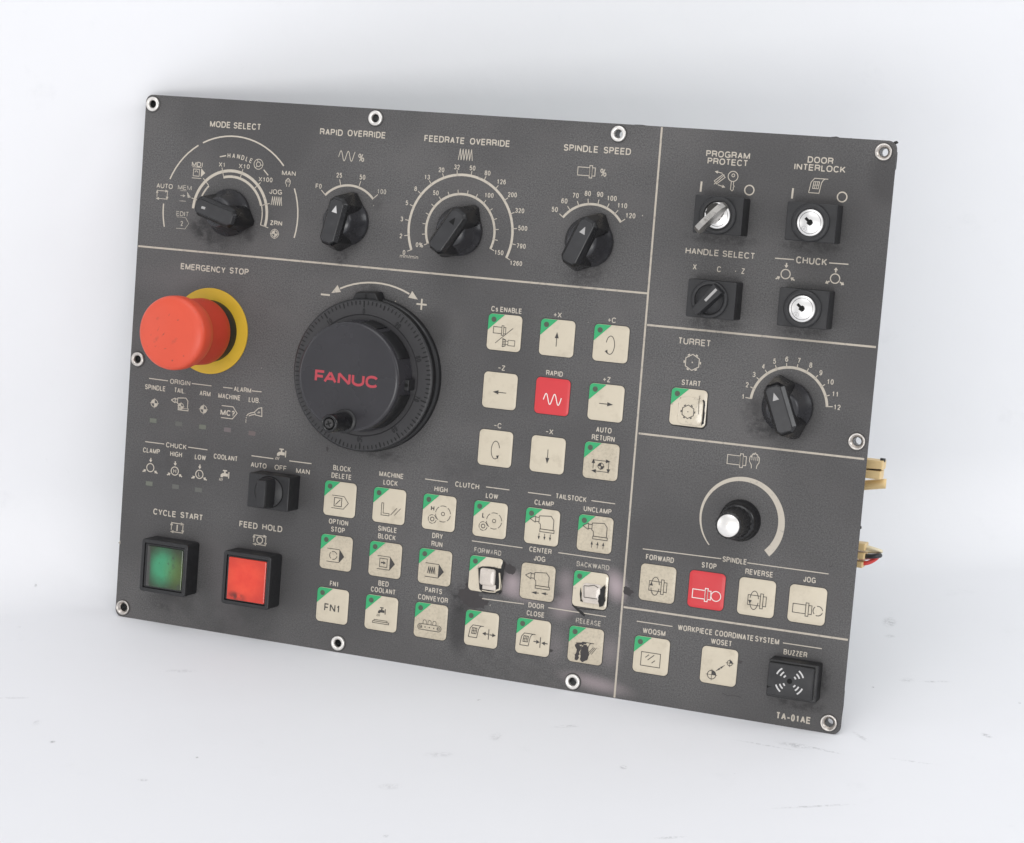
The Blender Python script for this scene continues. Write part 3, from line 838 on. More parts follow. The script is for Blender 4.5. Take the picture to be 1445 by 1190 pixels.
def lg_mode(mb):
    T(mb, 'MODE SELECT', (-160.68, 125.67), (-130.63, 126.15), 3.25)
    for a, b in ((117.6, 41.6), (157.7, 121.9), (177.2, 194.8), (22.6, -14.6)):
        mb.stroke(arc(*CM, 39.9, a, b), .75, ZP)
    mb.stroke(arc(*CM, 21.9, 178, -14.8), 1.5, ZP)
    mb.stroke(arc(*CM, 18.9, 105.5, 15.5), 1.3, ZP)
    mb.stroke(arc(*CM, 19.2, 15.5, -14.4), .6, ZP)
    mb.stroke(arc(*CM, 18.7, 156, 135.5), .9, ZP)
    for a in (165.1, 135.1, 105, 75.1, 45.1, 15.9, -14.6):
        mb.stroke([pol(CM, 19.0, a), pol(CM, 24.0, a)], .4, ZP)
    T(mb, 'X1', (-153.89, 105.52), (-149.92, 105.62), 2.4, bold=.006)
    T(mb, 'X10', (-142.06, 105.53), (-135.65, 105.57), 2.4, bold=.006)
    T(mb, 'X100', (-129.95, 99.54), (-121.85, 99.56), 2.4, bold=.006)
    for ch, p in (('H', (-148.25, 111.78)), ('A', (-145.43, 111.81)), ('N', (-142.59, 111.60)), ('D', (-140.01, 111.15)), ('L', (-137.52, 110.62)), ('E', (-135.10, 109.93))):
        aa = math.degrees(math.atan2(p[1] - CM[1], p[0] - CM[0]))
        TC(mb, ch, p, 2.5, .8, rot=R(aa - 92), bold=.008)
    mb.stroke([(-153.65, 110.74), (-150.00, 111.59)], .6, ZP)
    mb.stroke([(-127.36, 105.73), (-124.55, 103.07)], .6, ZP)
    c = (-130.61, 108.37)
    ring(mb, c, 2.6, .35, ZP); ring(mb, c, 1.2, .35, ZP)
    for a in (90, 210, 330):
        mb.stroke([pol(c, 1.2, a + 20), pol(c, 2.6, a + 20)], .3, ZP)
    T(mb, 'MAN', (-116.61, 103.61), (-108.68, 103.76), 2.5, bold=.006)
    hand(mb, (-112.79, 100.03), 1.5, ZP, .3)
    T(mb, 'JOG', (-123.14, 93.53), (-115.86, 93.67), 2.5, bold=.006)
    zigzag(mb, (-118.63, 90.16), 6.2, 4.6, 5, ZP, .32)
    T(mb, 'ZRN', (-121.58, 77.43), (-114.56, 77.58), 2.5, bold=.02)
    quarter(mb, (-118.57, 73.18), 1.6, ZP, .35, 1.7); ring(mb, (-118.57, 73.18), 2.3, .3, ZP)
    T(mb, 'AUTO', (-190.44, 91.91), (-180.67, 92.12), 2.5, bold=.006)
    cyclebox(mb, (-186.76, 88.55), 6.2, 4.2, ZP, .33)
    T(mb, 'MDI', (-169.96, 104.61), (-163.44, 104.81), 2.5, bold=.006)
    c = (-165.89, 101.60)
    mb.stroke([(c[0] - 3.6, c[1] + 2.9), (c[0] + 2, c[1] + 2.9)], .33, ZP)
    mb.stroke([(c[0] - 3.6, c[1] - 2.9), (c[0] + 2, c[1] - 2.9)], .33, ZP)
    sq(mb, (c[0] - 1.1, c[1]), 3.6, 3.6, ZP, .33)
    mb.stroke(arc(c[0] - 1.1, c[1] + .1, .8, 0, 180), .33, ZP)
    mb.poly([(c[0] + 1.7, c[1] + 2.4), (c[0] + 1.7, c[1] - 2.2), (c[0] + 4.2, c[1] + .1)], ZP)
legend(lg_mode, label='mode select dial scale')
def lg_mode_faded(mb):
    T(mb, 'MEM', (-177.50, 91.95), (-169.24, 92.14), 2.5, bold=.004)
    T(mb, 'EDIT', (-177.50, 78.04), (-170.04, 78.29), 2.5, bold=.004)
    c = (-173.23, 88.96)
    mb.stroke([(c[0] - 3, c[1] + 2.6), (c[0] + 1, c[1] + 2.6)], .28, ZP)
    mb.stroke([(c[0] - 3, c[1] - 2.8), (c[0] + 1, c[1] - 2.8)], .28, ZP)
    arrow(mb, (c[0] - 1.0, c[1]), 0, 3, 1.6, 1.4, ZP, .35)
    mb.poly([(c[0] + 1.4, c[1] + 2.3), (c[0] + 2.0, c[1] - 1.0), (c[0] + 4.0, c[1] - .6)], ZP)
    c = (-173.38, 74.58)
    pent(mb, c, 7.5, 6.0, ZP, .28)
    TC(mb, '2', (c[0] - .5, c[1] - .2), 2.6)
legend(lg_mode_faded, 'print_faded', 'rubbed faint edit and memory positions')

def lg_rapid(mb):
    T(mb, 'RAPID', (-96.44, 125.61), (-83.45, 125.98), 3.25)
    T(mb, 'OVERRIDE', (-80.71, 125.98), (-59.35, 126.02), 3.25)
    sine(mb, (-80.30, 115.83), 9.2, 5.0, ZP, .36, 2.25, -.3)
    TC(mb, '%', (-72.07, 115.52), 4.0, .80, bold=-.012)
    mb.stroke(arc(*CR, 18.6, 136.6, 43.3), 1.1, ZP)
    for a, s, r in ((136.6, 'F0', 24.5), (105.8, '25', 24.2), (74.3, '50', 24.2), (43.3, '100', 24.6)):
        mb.stroke([pol(CR, 18.0 if a in (136.6, 43.3) else 19.0, a), pol(CR, 22.0, a)], .4, ZP)
        if s != '100':
            TC(mb, s, pol(CR, r, a - .5), 2.5)
legend(lg_rapid, label='rapid override dial scale')
legend(lambda mb: TC(mb, '100', pol(CR, 24.6, 42.8), 2.5), 'print_faded', 'rubbed faint 100 mark')

def lg_feed(mb):
    T(mb, 'FEEDRATE', (-37.88, 125.72), (-15.93, 126.11), 3.25)
    T(mb, 'OVERRIDE', (-13.05, 125.85), (8.45, 126.07), 3.25)
    zigzag(mb, (-14.82, 120.74), 7.6, 5.6, 5, ZP, .34)
    mb.stroke(arc(*CF, 28.2, 203.6, -23.2), 1.25, ZP)
    mb.stroke(arc(*CF, 18.6, 204, -23.5), 1.2, ZP)
    outer = ['0', '2', '3', '5', '8', '13', '20', '32', '50', '80', '126', '200', '320', '500', '790', '1260']
    inner = {0: '0%', 5: '50', 10: '100', 15: '150'}
    for i, s in enumerate(outer):
        a = 203.6 - 15.12 * i
        mb.stroke([pol(CF, 27.8, a), pol(CF, 30.6, a)], .38, ZP)
        TC(mb, s, pol(CF, 32.0 + .55 * len(s) * abs(math.cos(R(a))), a), 2.4)
        mb.stroke([pol(CF, 18.2, a), pol(CF, 20.8, a)], .38, ZP)
        if i in inner:
            TC(mb, inner[i], pol(CF, (22.6 if i in (0, 15) else 22.8) + .3 * len(inner[i]), a + (-2 if i == 0 else 1)), 2.4)
    T(mb, 'mm/min', (-46.59, 66.59), (-36.50, 66.79), 1.9, bold=-.008)
legend(lg_feed, label='feedrate override double dial scale')

def lg_spin(mb):
    T(mb, 'SPINDLE', (36.78, 126.04), (54.75, 126.06), 3.25)
    T(mb, 'SPEED', (57.48, 126.07), (71.51, 126.03), 3.25)
    spindle(mb, (49.54, 116.71), 9.0, 6.0, ZP, .36)
    TC(mb, '%', (58.31, 116.70), 3.8, .80, bold=-.012)
    mb.stroke(arc(*CS, 18.6, 143.3, 36.4), 1.15, ZP)
    for i in range(8):
        a = 143.3 - 106.9 * i / 7
        mb.stroke([pol(CS, 18.1, a), pol(CS, 21.2, a)], .4, ZP)
        TC(mb, str(50 + 10 * i), pol(CS, 23.7 + .9 * abs(math.cos(R(a))), a), 2.5)
legend(lg_spin, label='spindle speed dial scale')

def lg_prog(mb):
    T(mb, 'PROGRAM', (109.21, 127.90), (130.76, 127.90), 3.0)
    T(mb, 'PROTECT', (110.21, 124.41), (130.03, 124.42), 3.0)
    mb.stroke([(108.17, 115.86), (108.03, 110.97)], .9, ZP)
    ring(mb, (131.92, 113.40), 2.25, .6, ZP)
    c = (123.38, 119.32)
    ring(mb, c, 2.4, .4, ZP); ring(mb, (c[0] + .1, c[1] + .5), .7, .35, ZP)
    mb.stroke([(c[0] - .6, c[1] - 2.3), (c[0] - .7, c[1] - 6.2), (c[0] + .1, c[1] - 6.9), (c[0] + .7, c[1] - 6.2), (c[0] + .6, c[1] - 5.2), (c[0] + 1.0, c[1] - 4.6), (c[0] + .5, c[1] - 4), (c[0] + .6, c[1] - 2.3)], .36, ZP)
    c = (116.96, 117.58)
    mb.stroke(tr(c, [(-2.6, -.9), (2.6, -.9), (2.6, .9), (-2.6, .9)], 1, 40), .36, ZP, True)
    mb.stroke(tr(c, [(-2.6, -2.6), (2.2, 2.2)]), .36, ZP)
    for q, d in (((-.8, 3.2), 170), ((1.2, -3.2), -15)):
        arrow(mb, (c[0] + q[0], c[1] + q[1]), d, 4, 1.5, 1.6, ZP, .36)
legend(lg_prog, label='program protect legend with key pictogram')
def lg_door(mb):
    T(mb, 'DOOR', (158.66, 128.15), (170.91, 128.22), 3.0)
    T(mb, 'INTERLOCK', (152.50, 124.52), (177.03, 124.52), 3.0)
    mb.stroke([(152.95, 115.80), (152.84, 110.91)], .9, ZP)
    ring(mb, (176.63, 113.35), 2.25, .6, ZP)
    door(mb, (164.16, 117.69), 3.8, ZP, .36)
legend(lg_door, label='door interlock legend with door pictogram')
def lg_hsel(mb):
    T(mb, 'HANDLE SELECT', (103.21, 81.05), (137.56, 80.86), 3.0, bold=.008)
    for s, p in (('X', (108.48, 74.97)), ('C', (120.61, 74.85)), ('Z', (132.43, 74.91))):
        TC(mb, s, p, 2.7, .9, bold=.004)
    disc(mb, (128.79, 74.60), .25, ZP, 8)
legend(lg_hsel, label='handle select legend with axis letters')
def lg_chuck(mb):
    T(mb, 'CHUCK', (157.60, 80.75), (172.47, 80.87), 3.3)
    mb.stroke([(147.38, 82.32), (156.49, 82.42)], .5, ZP)
    mb.stroke([(173.46, 82.25), (182.59, 82.36)], .5, ZP)
    chuck(mb, (153.18, 75.27), 2.2, ZP, .5)
    chuck(mb, (176.95, 75.17), 2.2, ZP, .5, False)
legend(lg_chuck, label='chuck key legend with clamp pictograms')

def lg_estop(mb):
    T(mb, 'EMERGENCY', (-172.82, 50.04), (-146.00, 50.42), 3.25)
    T(mb, 'STOP', (-143.48, 50.49), (-132.24, 50.40), 3.25)
legend(lg_estop, label='EMERGENCY STOP lettering')

def lamp_legends():
    def h1(mb):
        T(mb, 'ORIGIN', (-174.95, -11.31), (-162.68, -10.79), 2.6, bold=.006)
        mb.stroke([(-187.83, -9.58), (-176.19, -9.75)], .45, ZP); mb.stroke([(-161.73, -9.62), (-149.86, -9.68)], .45, ZP)
    def h2(mb):
        T(mb, 'ALARM', (-136.36, -11.21), (-126.15, -10.88), 2.6, bold=.006)
        mb.stroke([(-142.85, -9.70), (-137.24, -9.64)], .45, ZP); mb.stroke([(-125.73, -9.78), (-120.01, -9.71)], .45, ZP)
    def h3(mb):
        T(mb, 'CHUCK', (-174.97, -45.49), (-162.47, -45.11), 2.7, bold=.006)
        mb.stroke([(-187.90, -43.81), (-176.14, -43.78)], .45, ZP); mb.stroke([(-161.52, -43.78), (-149.78, -43.87)], .45, ZP)
    def l1(mb):
        T(mb, 'SPINDLE', (-190.03, -15.79), (-177.45, -15.39), 2.7, bold=.008)
        quarter(mb, (-183.67, -22.57), 2.0, ZP, .35)
    def l2(mb):
        T(mb, 'TAIL.', (-172.04, -15.58), (-165.29, -15.40), 2.7, bold=.008)
        tailstock(mb, (-167.94, -21.87), 4.3, ZP, .45)
        quarter(mb, (-167.47, -22.43), 1.6, ZP + .004, .35)
    def l3(mb):
        T(mb, 'ARM', (-156.64, -15.63), (-150.13, -15.39), 2.7, bold=.008)
        quarter(mb, (-153.73, -22.61), 2.0, ZP, .35)
    def l4(mb):
        T(mb, 'MACHINE', (-145.40, -15.80), (-132.15, -15.44), 2.7, bold=.008)
        pent(mb, (-138.25, -22.60), 9.4, 6.4, ZP, .42)
        T(mb, 'MC?', (-143.47, -24.68), (-134.98, -24.20), 3.0, bold=.02)
    def l5(mb):
        T(mb, 'LUB.', (-127.21, -15.96), (-120.57, -15.70), 2.7, bold=.008)
        c = (-121.44, -20.91)
        mb.stroke(tr(c, [(-1.9, .2), (.2, 2.3), (2.2, 2.9), (2.6, -1.7), (-1.2, -1.3)]), .42, ZP, True)
        mb.stroke(tr(c, [(-1.8, .0), (-4.2, -.6), (-5.8, -1.5), (-6.4, -2.5)]), .42, ZP)
        mb.stroke(tr(c, [(-1.7, -1.1), (-3.6, -1.6), (-5.1, -2.3)]), .42, ZP)
        mb.stroke(tr(c, [(-.1, -.2), (.8, .8)]), .3, ZP); mb.stroke(tr(c, [(.6, -.3), (1.4, .6)]), .3, ZP)
        for q in ((-6.5, -3.4), (-6.6, -4.6), (-6.6, -5.6)):
            disc(mb, (c[0] + q[0], c[1] + q[1]), .3, ZP, 8)
    def l6(mb):
        T(mb, 'CLAMP', (-188.88, -49.87), (-178.54, -49.44), 2.7, bold=.008)
        chuck(mb, (-183.77, -57.46), 2.2, ZP, .5)
    def l7(mb):
        T(mb, 'HIGH', (-172.13, -49.92), (-164.92, -49.61), 2.7, bold=.008)
        chuck(mb, (-168.71, -57.51), 2.2, ZP, .5); TC(mb, 'H', (-168.71, -57.51), 2.2, .9, bold=-.004)
    def l8(mb):
        T(mb, 'LOW', (-157.11, -49.85), (-150.40, -49.59), 2.7, bold=.008)
        chuck(mb, (-153.71, -57.48), 2.2, ZP, .5); TC(mb, 'L', (-153.71, -57.48), 2.2, .9, bold=-.004)
    def l9(mb):
        T(mb, 'COOLANT', (-145.77, -48.28), (-131.55, -47.75), 2.7, bold=.008)
        faucet(mb, (-138.57, -56.57), 2.6, ZP, .45)
    for fn, lb in ((h1, 'ORIGIN heading'), (h2, 'ALARM heading'), (h3, 'CHUCK heading over the lamps'), (l1, 'SPINDLE lamp caption'), (l2, 'TAIL lamp caption with a tailstock'), (l3, 'ARM lamp caption'), (l4, 'MACHINE alarm caption with MC? sign'), (l5, 'LUB caption with an oil can'), (l6, 'CLAMP lamp caption'), (l7, 'HIGH lamp caption'), (l8, 'LOW lamp caption'), (l9, 'COOLANT caption with a tap')):
        legend(fn, label=lb)
lamp_legends()

for p, m in (((-183.80, -31.95), 'ledw_g'), ((-168.09, -31.97), 'ledw_g2'), ((-153.65, -32.04), 'ledw_g'), ((-138.67, -31.88), 'ledw_p'), ((-123.98, -32.12), 'ledw_r'),
             ((-183.87, -66.13), 'ledw_g'), ((-167.68, -65.85), 'ledw_g2'), ((-153.70, -65.90), 'ledw_g2')):
    mb = MB(); mb.use(M[m]); mb.flat = True
    mb.poly(rr_pts(p[0], p[1], 4.1, 2.3, .25, 2), .05)
    mb.build('indicator_window', root)

def lg_cool(mb):
    T(mb, 'AUTO', (-123.41, -49.97), (-114.16, -49.63), 2.7, bold=.008)
    T(mb, 'OFF', (-109.37, -49.81), (-102.37, -49.50), 2.7, bold=.004)
    T(mb, 'MAN', (-96.75, -50.03), (-88.80, -49.82), 2.7, bold=.008)
    mb.stroke([(-123.36, -43.91), (-110.47, -43.99)], .5, ZP); mb.stroke([(-101.11, -44.01), (-88.18, -43.99)], .5, ZP)
    faucet(mb, (-106.06, -41.44), 2.7, ZP, .45)
legend(lg_cool, label='coolant switch legend with tap pictogram')
def lg_cyc(mb):
    T(mb, 'CYCLE', (-180.25, -82.66), (-166.25, -82.09), 3.25)
    T(mb, 'START', (-163.60, -82.24), (-149.99, -82.02), 3.25)
    c = (-165.11, -87.85)
    cyclebox(mb, c, 7.0, 4.8, ZP, .42)
    mb.stroke([(c[0], c[1] - 1.7), (c[0], c[1] + 1.7)], .7, ZP)
legend(lg_cyc, label='CYCLE START lettering')
def lg_fh(mb):
    T(mb, 'FEED', (-127.87, -82.53), (-117.06, -82.25), 3.25)
    T(mb, 'HOLD', (-114.23, -82.20), (-102.45, -82.09), 3.25)
    c = (-115.22, -87.98)
    cyclebox(mb, c, 7.0, 4.8, ZP, .42)
    ring(mb, c, 1.7, .55, ZP)
legend(lg_fh, label='FEED HOLD lettering')

def lg_mpg(mb):
    c = (-58.6, 6.6)
    mb.stroke(arc(*c, 46.2, 116, 66), .85, ZP)
    for a, d in ((119.5, 212), (62.4, -28)):
        p = pol(c, 46.2, a)
        mb.poly(tr(p, [(-2.4, 2.0), (-2.4, -2.0), (2.6, 0)], 1, d), ZP)
    p = (-86.94, 44.24)
    mb.stroke([(p[0] - 2.6, p[1]), (p[0] + 2.6, p[1])], .9, ZP)
    p = (-32.69, 44.13)
    mb.stroke([(p[0] - 2.8, p[1]), (p[0] + 2.8, p[1])], .9, ZP); mb.stroke([(p[0], p[1] - 2.8), (p[0], p[1] + 2.8)], .9, .066)
legend(lg_mpg, label='minus and plus arrow over the handwheel')

def captions(groups):
    for g in groups:
        mat = 'print'
        mb = flat('print_faded' if g[0] == 'faded' else 'print')
        for it in g:
            if it == 'faded':
                continue
            if isinstance(it[0], str):
                T(mb, it[0], it[1], it[2], it[3] if len(it) > 3 else 2.7, bold=it[4] if len(it) > 4 else .010)
            else:
                mb.stroke([it[0], it[1]], .45, ZP)
        mb.build('key_caption', root)
captions([
    [('Cs', (5.34, 44.16), (8.98, 44.25), 2.6), ('ENABLE', (10.19, 44.20), (21.73, 44.29), 2.6)],
    [('+X', (38.54, 44.16), (42.84, 44.40), 2.6, .004)], [('+C', (66.84, 44.25), (71.23, 44.35), 2.6, .004)], [('–Z', (11.43, 15.09), (15.24, 15.16), 2.6, .004)],
    [('+Z', (66.93, 14.94), (70.90, 15.20), 2.6, .004)], [('–C', (11.70, -13.94), (15.87, -13.88), 2.6, .004)], [('–X', (39.37, -13.91), (43.38, -13.86), 2.6, .004)],
    [('RAPID', (37.12, 15.22), (45.96, 15.25), 2.6)], [('AUTO', (65.62, -10.14), (73.61, -9.80)), ('RETURN', (63.69, -14.04), (75.57, -13.96))],
    [('BLOCK', (-75.54, -46.03), (-65.43, -45.52)), ('DELETE', (-76.19, -50.05), (-64.72, -49.62))], [('MACHINE', (-49.25, -46.01), (-35.56, -45.57)), ('LOCK', (-46.57, -50.02), (-38.51, -49.72))],
    [('HIGH', (-18.00, -49.96), (-10.73, -49.67))], [('OPTION', (-75.85, -74.20), (-64.75, -73.64)), ('STOP', (-74.29, -78.13), (-66.35, -77.71))],
    [('SINGLE', (-47.68, -74.13), (-37.04, -73.88)), ('BLOCK', (-47.36, -78.10), (-37.38, -77.83))], [('DRY', (-17.25, -73.88), (-11.42, -73.80)), ('RUN', (-17.36, -78.12), (-11.27, -77.91))],
    [('FN1', (-72.76, -106.56), (-67.67, -106.29))], [('BED', (-45.23, -102.52), (-39.38, -102.31)), ('COOLANT', (-49.20, -106.32), (-35.32, -105.84))], [('PARTS', (-18.93, -102.22), (-9.48, -101.92)), ('CONVEYOR', (-22.51, -106.46), (-5.91, -106.00))],
    [('CLUTCH', (-6.82, -46.24), (6.31, -45.80)), ((-23.56, -44.20), (-10.99, -44.30)), ((10.01, -44.18), (22.61, -44.19))], [('LOW', (10.27, -49.79), (16.89, -49.74), 2.6)],
    [('TAILSTOCK', (47.49, -45.44), (63.66, -45.34), 2.6), ((32.65, -44.21), (44.95, -44.22)), ((66.25, -44.16), (78.58, -44.23))],
    [('CLAMP', (36.51, -49.99), (46.84, -49.65), 2.6)], [('UNCLAMP', (62.57, -50.06), (77.07, -49.55), 2.6)],
    [('CENTER', (35.79, -73.86), (47.68, -73.52), 2.6), ((4.67, -72.45), (32.09, -72.41)), ((51.22, -72.27), (78.69, -72.31))], [('JOG', (38.60, -78.03), (44.70, -77.88), 2.6)],
    [('DOOR', (37.69, -102.05), (46.04, -101.72), 2.6), ((12.58, -101.05), (35.31, -100.64)), ((48.29, -100.62), (78.81, -100.73))], [('CLOSE', (37.11, -106.13), (46.60, -105.91), 2.6)],
    ['faded', ('FORWARD', (6.30, -78.20), (21.02, -77.88), 2.6)], ['faded', ('BACKWARD', (61.29, -77.93), (78.45, -77.50), 2.6)], ['faded', ('RELEASE', (63.37, -106.36), (76.56, -105.77), 2.6)],
    [('SPINDLE', (135.17, -65.45), (147.24, -65.36)), ((94.70, -64.54), (134.49, -64.08)), ((147.51, -64.32), (187.24, -64.30))],
    [('FORWARD', (96.69, -69.65), (110.98, -69.38))], [('STOP', (125.07, -69.67), (132.47, -69.57))], [('REVERSE', (146.93, -69.96), (160.62, -69.70))], [('JOG', (175.49, -69.72), (181.45, -69.61))],
    [('WORKPIECE', (115.98, -101.95), (133.43, -101.99), 2.8), ('COORDINATE', (134.76, -101.96), (153.98, -101.78), 2.8), ('SYSTEM', (154.76, -101.75), (166.63, -101.78), 2.8), ((94.83, -100.66), (113.16, -100.61)), ((168.50, -100.47), (187.44, -100.44))],
    [('WOQSM', (98.35, -106.33), (109.93, -105.84))], [('WOSET', (133.12, -106.32), (143.54, -105.97))], [('BUZZER', (169.21, -106.15), (180.75, -105.76))],
    [('TA-01AE', (168.45, -137.75), (185.50, -137.54), 3.4, .020)],
])

def lg_tur_title(mb):
    T(mb, 'TURRET', (103.49, 37.18), (119.76, 37.48), 3.2, bold=.008)
    turret(mb, (111.43, 29.05), 3.9, ZP, .42)
legend(lg_tur_title, label='TURRET title with a turret pictogram')
def lg_tur(mb):
    mb.stroke(arc(*CT, 18.6, 174.6, 5.6), 1.25, ZP)
    for i in range(12):
        a = 174.4 - 15.32 * i
        mb.stroke([pol(CT, 18.2, a), pol(CT, 21.3 if i in (0, 11) else 20.6, a)], .42, ZP)
        TC(mb, str(i + 1), pol(CT, 22.5 + (.9 if i > 8 else 0), a - .5), 2.5)
legend(lg_tur, label='turret dial scale numbered 1 to 12')
def lg_pot(mb):
    spindle(mb, (137.70, -15.53), 9.3, 6.6, ZP, .36)
    hand(mb, (146.40, -14.96), 2.6, ZP, .38)
    n = 60
    a0, a1 = -136.3 + 360, -45
    inn, out = [], []
    for i in range(n + 1):
        t = i / n
        a = a0 + (a1 - a0) * t
        w = .5 + 3.3 * t
        m = 20.1 - .1 * t
        inn.append(pol(CP_, m - w / 2, a)); out.append(pol(CP_, m + w / 2, a))
    vi = [mb.v(*p, ZP) for p in inn]; vo = [mb.v(*p, ZP) for p in out]
    for i in range(n):
        mb.f((vi[i], vi[i + 1], vo[i + 1], vo[i]))
legend(lg_pot, label='widening arc scale around the speed knob')

legend(lambda mb: T(mb, 'START', (106.96, 17.60), (116.54, 17.74), 2.7, bold=.008), label='START caption in the turret field')

# ------------------------------------------------------------------ membrane keys
ZK = 0.30          # top of a key at its rim
ZS = 0.50          # ink
def key(cx, cy, mat, corner, symbol, label=None, ink='ink', w=18.1):
    mb = MB(); mb.use(M[mat])
    mb.rrect(cx, cy, w, w, 2.2, 0.0, ZK, 0.12, 5, puff=0.10)
    mb.use(M['border'])
    o_ = rr_pts(cx, cy, w + .7, w + .7, 2.5, 5); i_ = rr_pts(cx, cy, w - .2, w - .2, 2.1, 5)
    vo = [mb.v(x, y, .045) for x, y in o_]; vi = [mb.v(x, y, .05) for x, y in i_]
    n = len(vo)
    for i in range(n):
        mb.f((vo[i], vo[(i + 1) % n], vi[(i + 1) % n], vi[i]))
    k = mb.build('membrane_key', root, label)
    if corner:
        x0, y1 = cx - w / 2 + .12, cy + w / 2 - .12
        m2 = flat('green')
        pts = [(x0, y1 - 8.2)] + [(x0, y1 - 2.0)] + [(x0 + 2.0 + 2.0 * math.cos(R(180 - 15 * i)), y1 - 2.0 + 2.0 * math.sin(R(180 - 15 * i))) for i in range(1, 6)] + [(x0 + 2.0, y1), (x0 + 8.6, y1)]
        m2.poly(pts, ZS - .02)
        # skirt so the corner print hugs the key
        m2.build('green_corner', k)
        m3 = flat('led')
        disc(m3, (x0 + 2.9, y1 - 2.75), 1.35, ZS + .02, 20)
        m3.build('indicator_lamp', k)
    if symbol:
        m4 = flat(ink)
        symbol(m4, (cx, cy))
        if len(m4.bm.faces):
            m4.build('key_symbol', k)
    return k

SW = 0.30
def s_cs(mb, c):
    spindle(mb, (c[0] - 2.6, c[1] + 1.0), 6.6, 4.8, ZS, .3)
    mb.stroke([(c[0] - 4.4, c[1] - 5.5), (c[0] + 4.6, c[1] + 2.6)], .3, ZS)
    p = (c[0] + 2.6, c[1] - 5.0)
    mb.stroke([(p[0] - .2, p[1] - 1.2), (p[0] + 3.4, p[1] - 1.2), (p[0] + 3.4, p[1] + 1.5), (p[0] - .2, p[1] + 1.5)], .27, ZS, True)
    mb.stroke([(p[0] - 1.6, p[1] - 1), (p[0] - .2, p[1] - .6)], .27, ZS); mb.stroke([(p[0] - 1.6, p[1] + 1), (p[0] - .2, p[1] + .8)], .27, ZS)
    for i in range(5):
        mb.stroke([(p[0] - 3.2, p[1] - 1.9 + .85 * i), (p[0] - 1.7, p[1] - 1.5 + .75 * i)], .3, ZS)
    mb.stroke([(p[0] - 3.2, p[1] - 2.1), (p[0] - 3.0, p[1]), (p[0] - 3.2, p[1] + 2.1), (p[0] - 1.6, p[1] + 1.6), (p[0] - 1.6, p[1] - 1.6)], .27, ZS, True)
def s_arrow(d, dx=0, dy=0):
    def f(mb, c):
        arrow(mb, (c[0] + dx, c[1] + dy), d, 7.2, 2.1, 3.0, ZS, .36)
    return f
def s_loop(sx):
    def f(mb, c):
        pts = [(c[0] + sx * (-.2 + 2.2 * math.cos(R(a))) , c[1] - .8 + 4.5 * math.sin(R(a))) for a in range(165, -140, -12)]
        mb.stroke(pts, .34, ZS)
        e = pts[-1]
        mb.poly(tr(e, [(-.5, .9), (.9, .2), (-.8, -1.0)], 1, 60 if sx > 0 else 40), ZS)
    return f
def s_rapid(mb, c):
    sine(mb, (c[0] + .2, c[1] - 1.4), 9.4, 5.2, ZS, .48, 2.1, -.2)
def s_ret(mb, c):
    cyclebox(mb, (c[0] + .2, c[1] - 2.4), 8.0, 5.4, ZS, .3)
    quarter(mb, (c[0] + .2, c[1] - 2.4), 1.5, ZS, .3, 1.25)
def s_bd(mb, c):
    pent(mb, (c[0] + .3, c[1] - 1.6), 9.6, 6.6, ZS, .3); sq(mb, (c[0] - .9, c[1] - 1.6), 4.2, 4.4, ZS, .36)
    mb.stroke([(c[0] - 2.2, c[1] - 3.0), (c[0] + .4, c[1] - .2)], .4, ZS)
def s_lock(mb, c):
    mb.stroke(tr((c[0] - 1.9, c[1] - 2.0), [(-2.2, 3.2), (-1.1, 3.2), (-1.1, -2.0), (2.3, -2.0), (2.3, -3.1), (-2.2, -3.1)]), .3, ZS, True)
    mb.stroke([(c[0] + 1.2, c[1] - 4.6), (c[0] + 4.6, c[1] - .6)], .32, ZS); mb.stroke([(c[0] + 3.4, c[1] - 4.4), (c[0] + 6.6, c[1] - .6)], .3, ZS)
def s_os(mb, c):
    p = (c[0] - .2, c[1] - 1.6)
    pent(mb, p, 9.8, 6.8, ZS, .3, True)
    for a in (20, 140, 260):
        mb.stroke(arc(p[0] - 1.2, p[1], 2.1, a, a + 95), .34, ZS)
def s_sb(mb, c):
    p = (c[0] + .6, c[1] - 1.6)
    pent(mb, p, 9.8, 6.8, ZS, .3, True); sq(mb, (p[0] - 1.4, p[1]), 4.2, 4.4, ZS, .34)
    arrow(mb, (p[0] - 1.4, p[1]), 0, 2.8, 1.8, 1.4, ZS, .7)
def s_dr(mb, c):
    p = (c[0] - .1, c[1] - 1.8)
    pent(mb, p, 10.2, 7.0, ZS, .32, True); zigzag(mb, (p[0] - 1.6, p[1]), 4.2, 3.6, 4, ZS, .36)
def s_fn(mb, c):
    TC(mb, 'FN1', (c[0] + .2, c[1] - 1.2), 4.0, .95, ZS, .004)
def s_bed(mb, c):
    faucet(mb, (c[0] + .2, c[1] + .6), 2.2, ZS, .34)
    mb.stroke(tr((c[0] + .1, c[1] - 4.2), [(-3.8, .6), (3.6, .6), (3.6, -.2), (-3.8, -.2)]), .3, ZS, True)
    mb.stroke(tr((c[0] + .1, c[1] - 4.6), [(-4.6, .2), (4.6, .2), (4.6, -.7), (-4.6, -.7)]), .3, ZS, True)
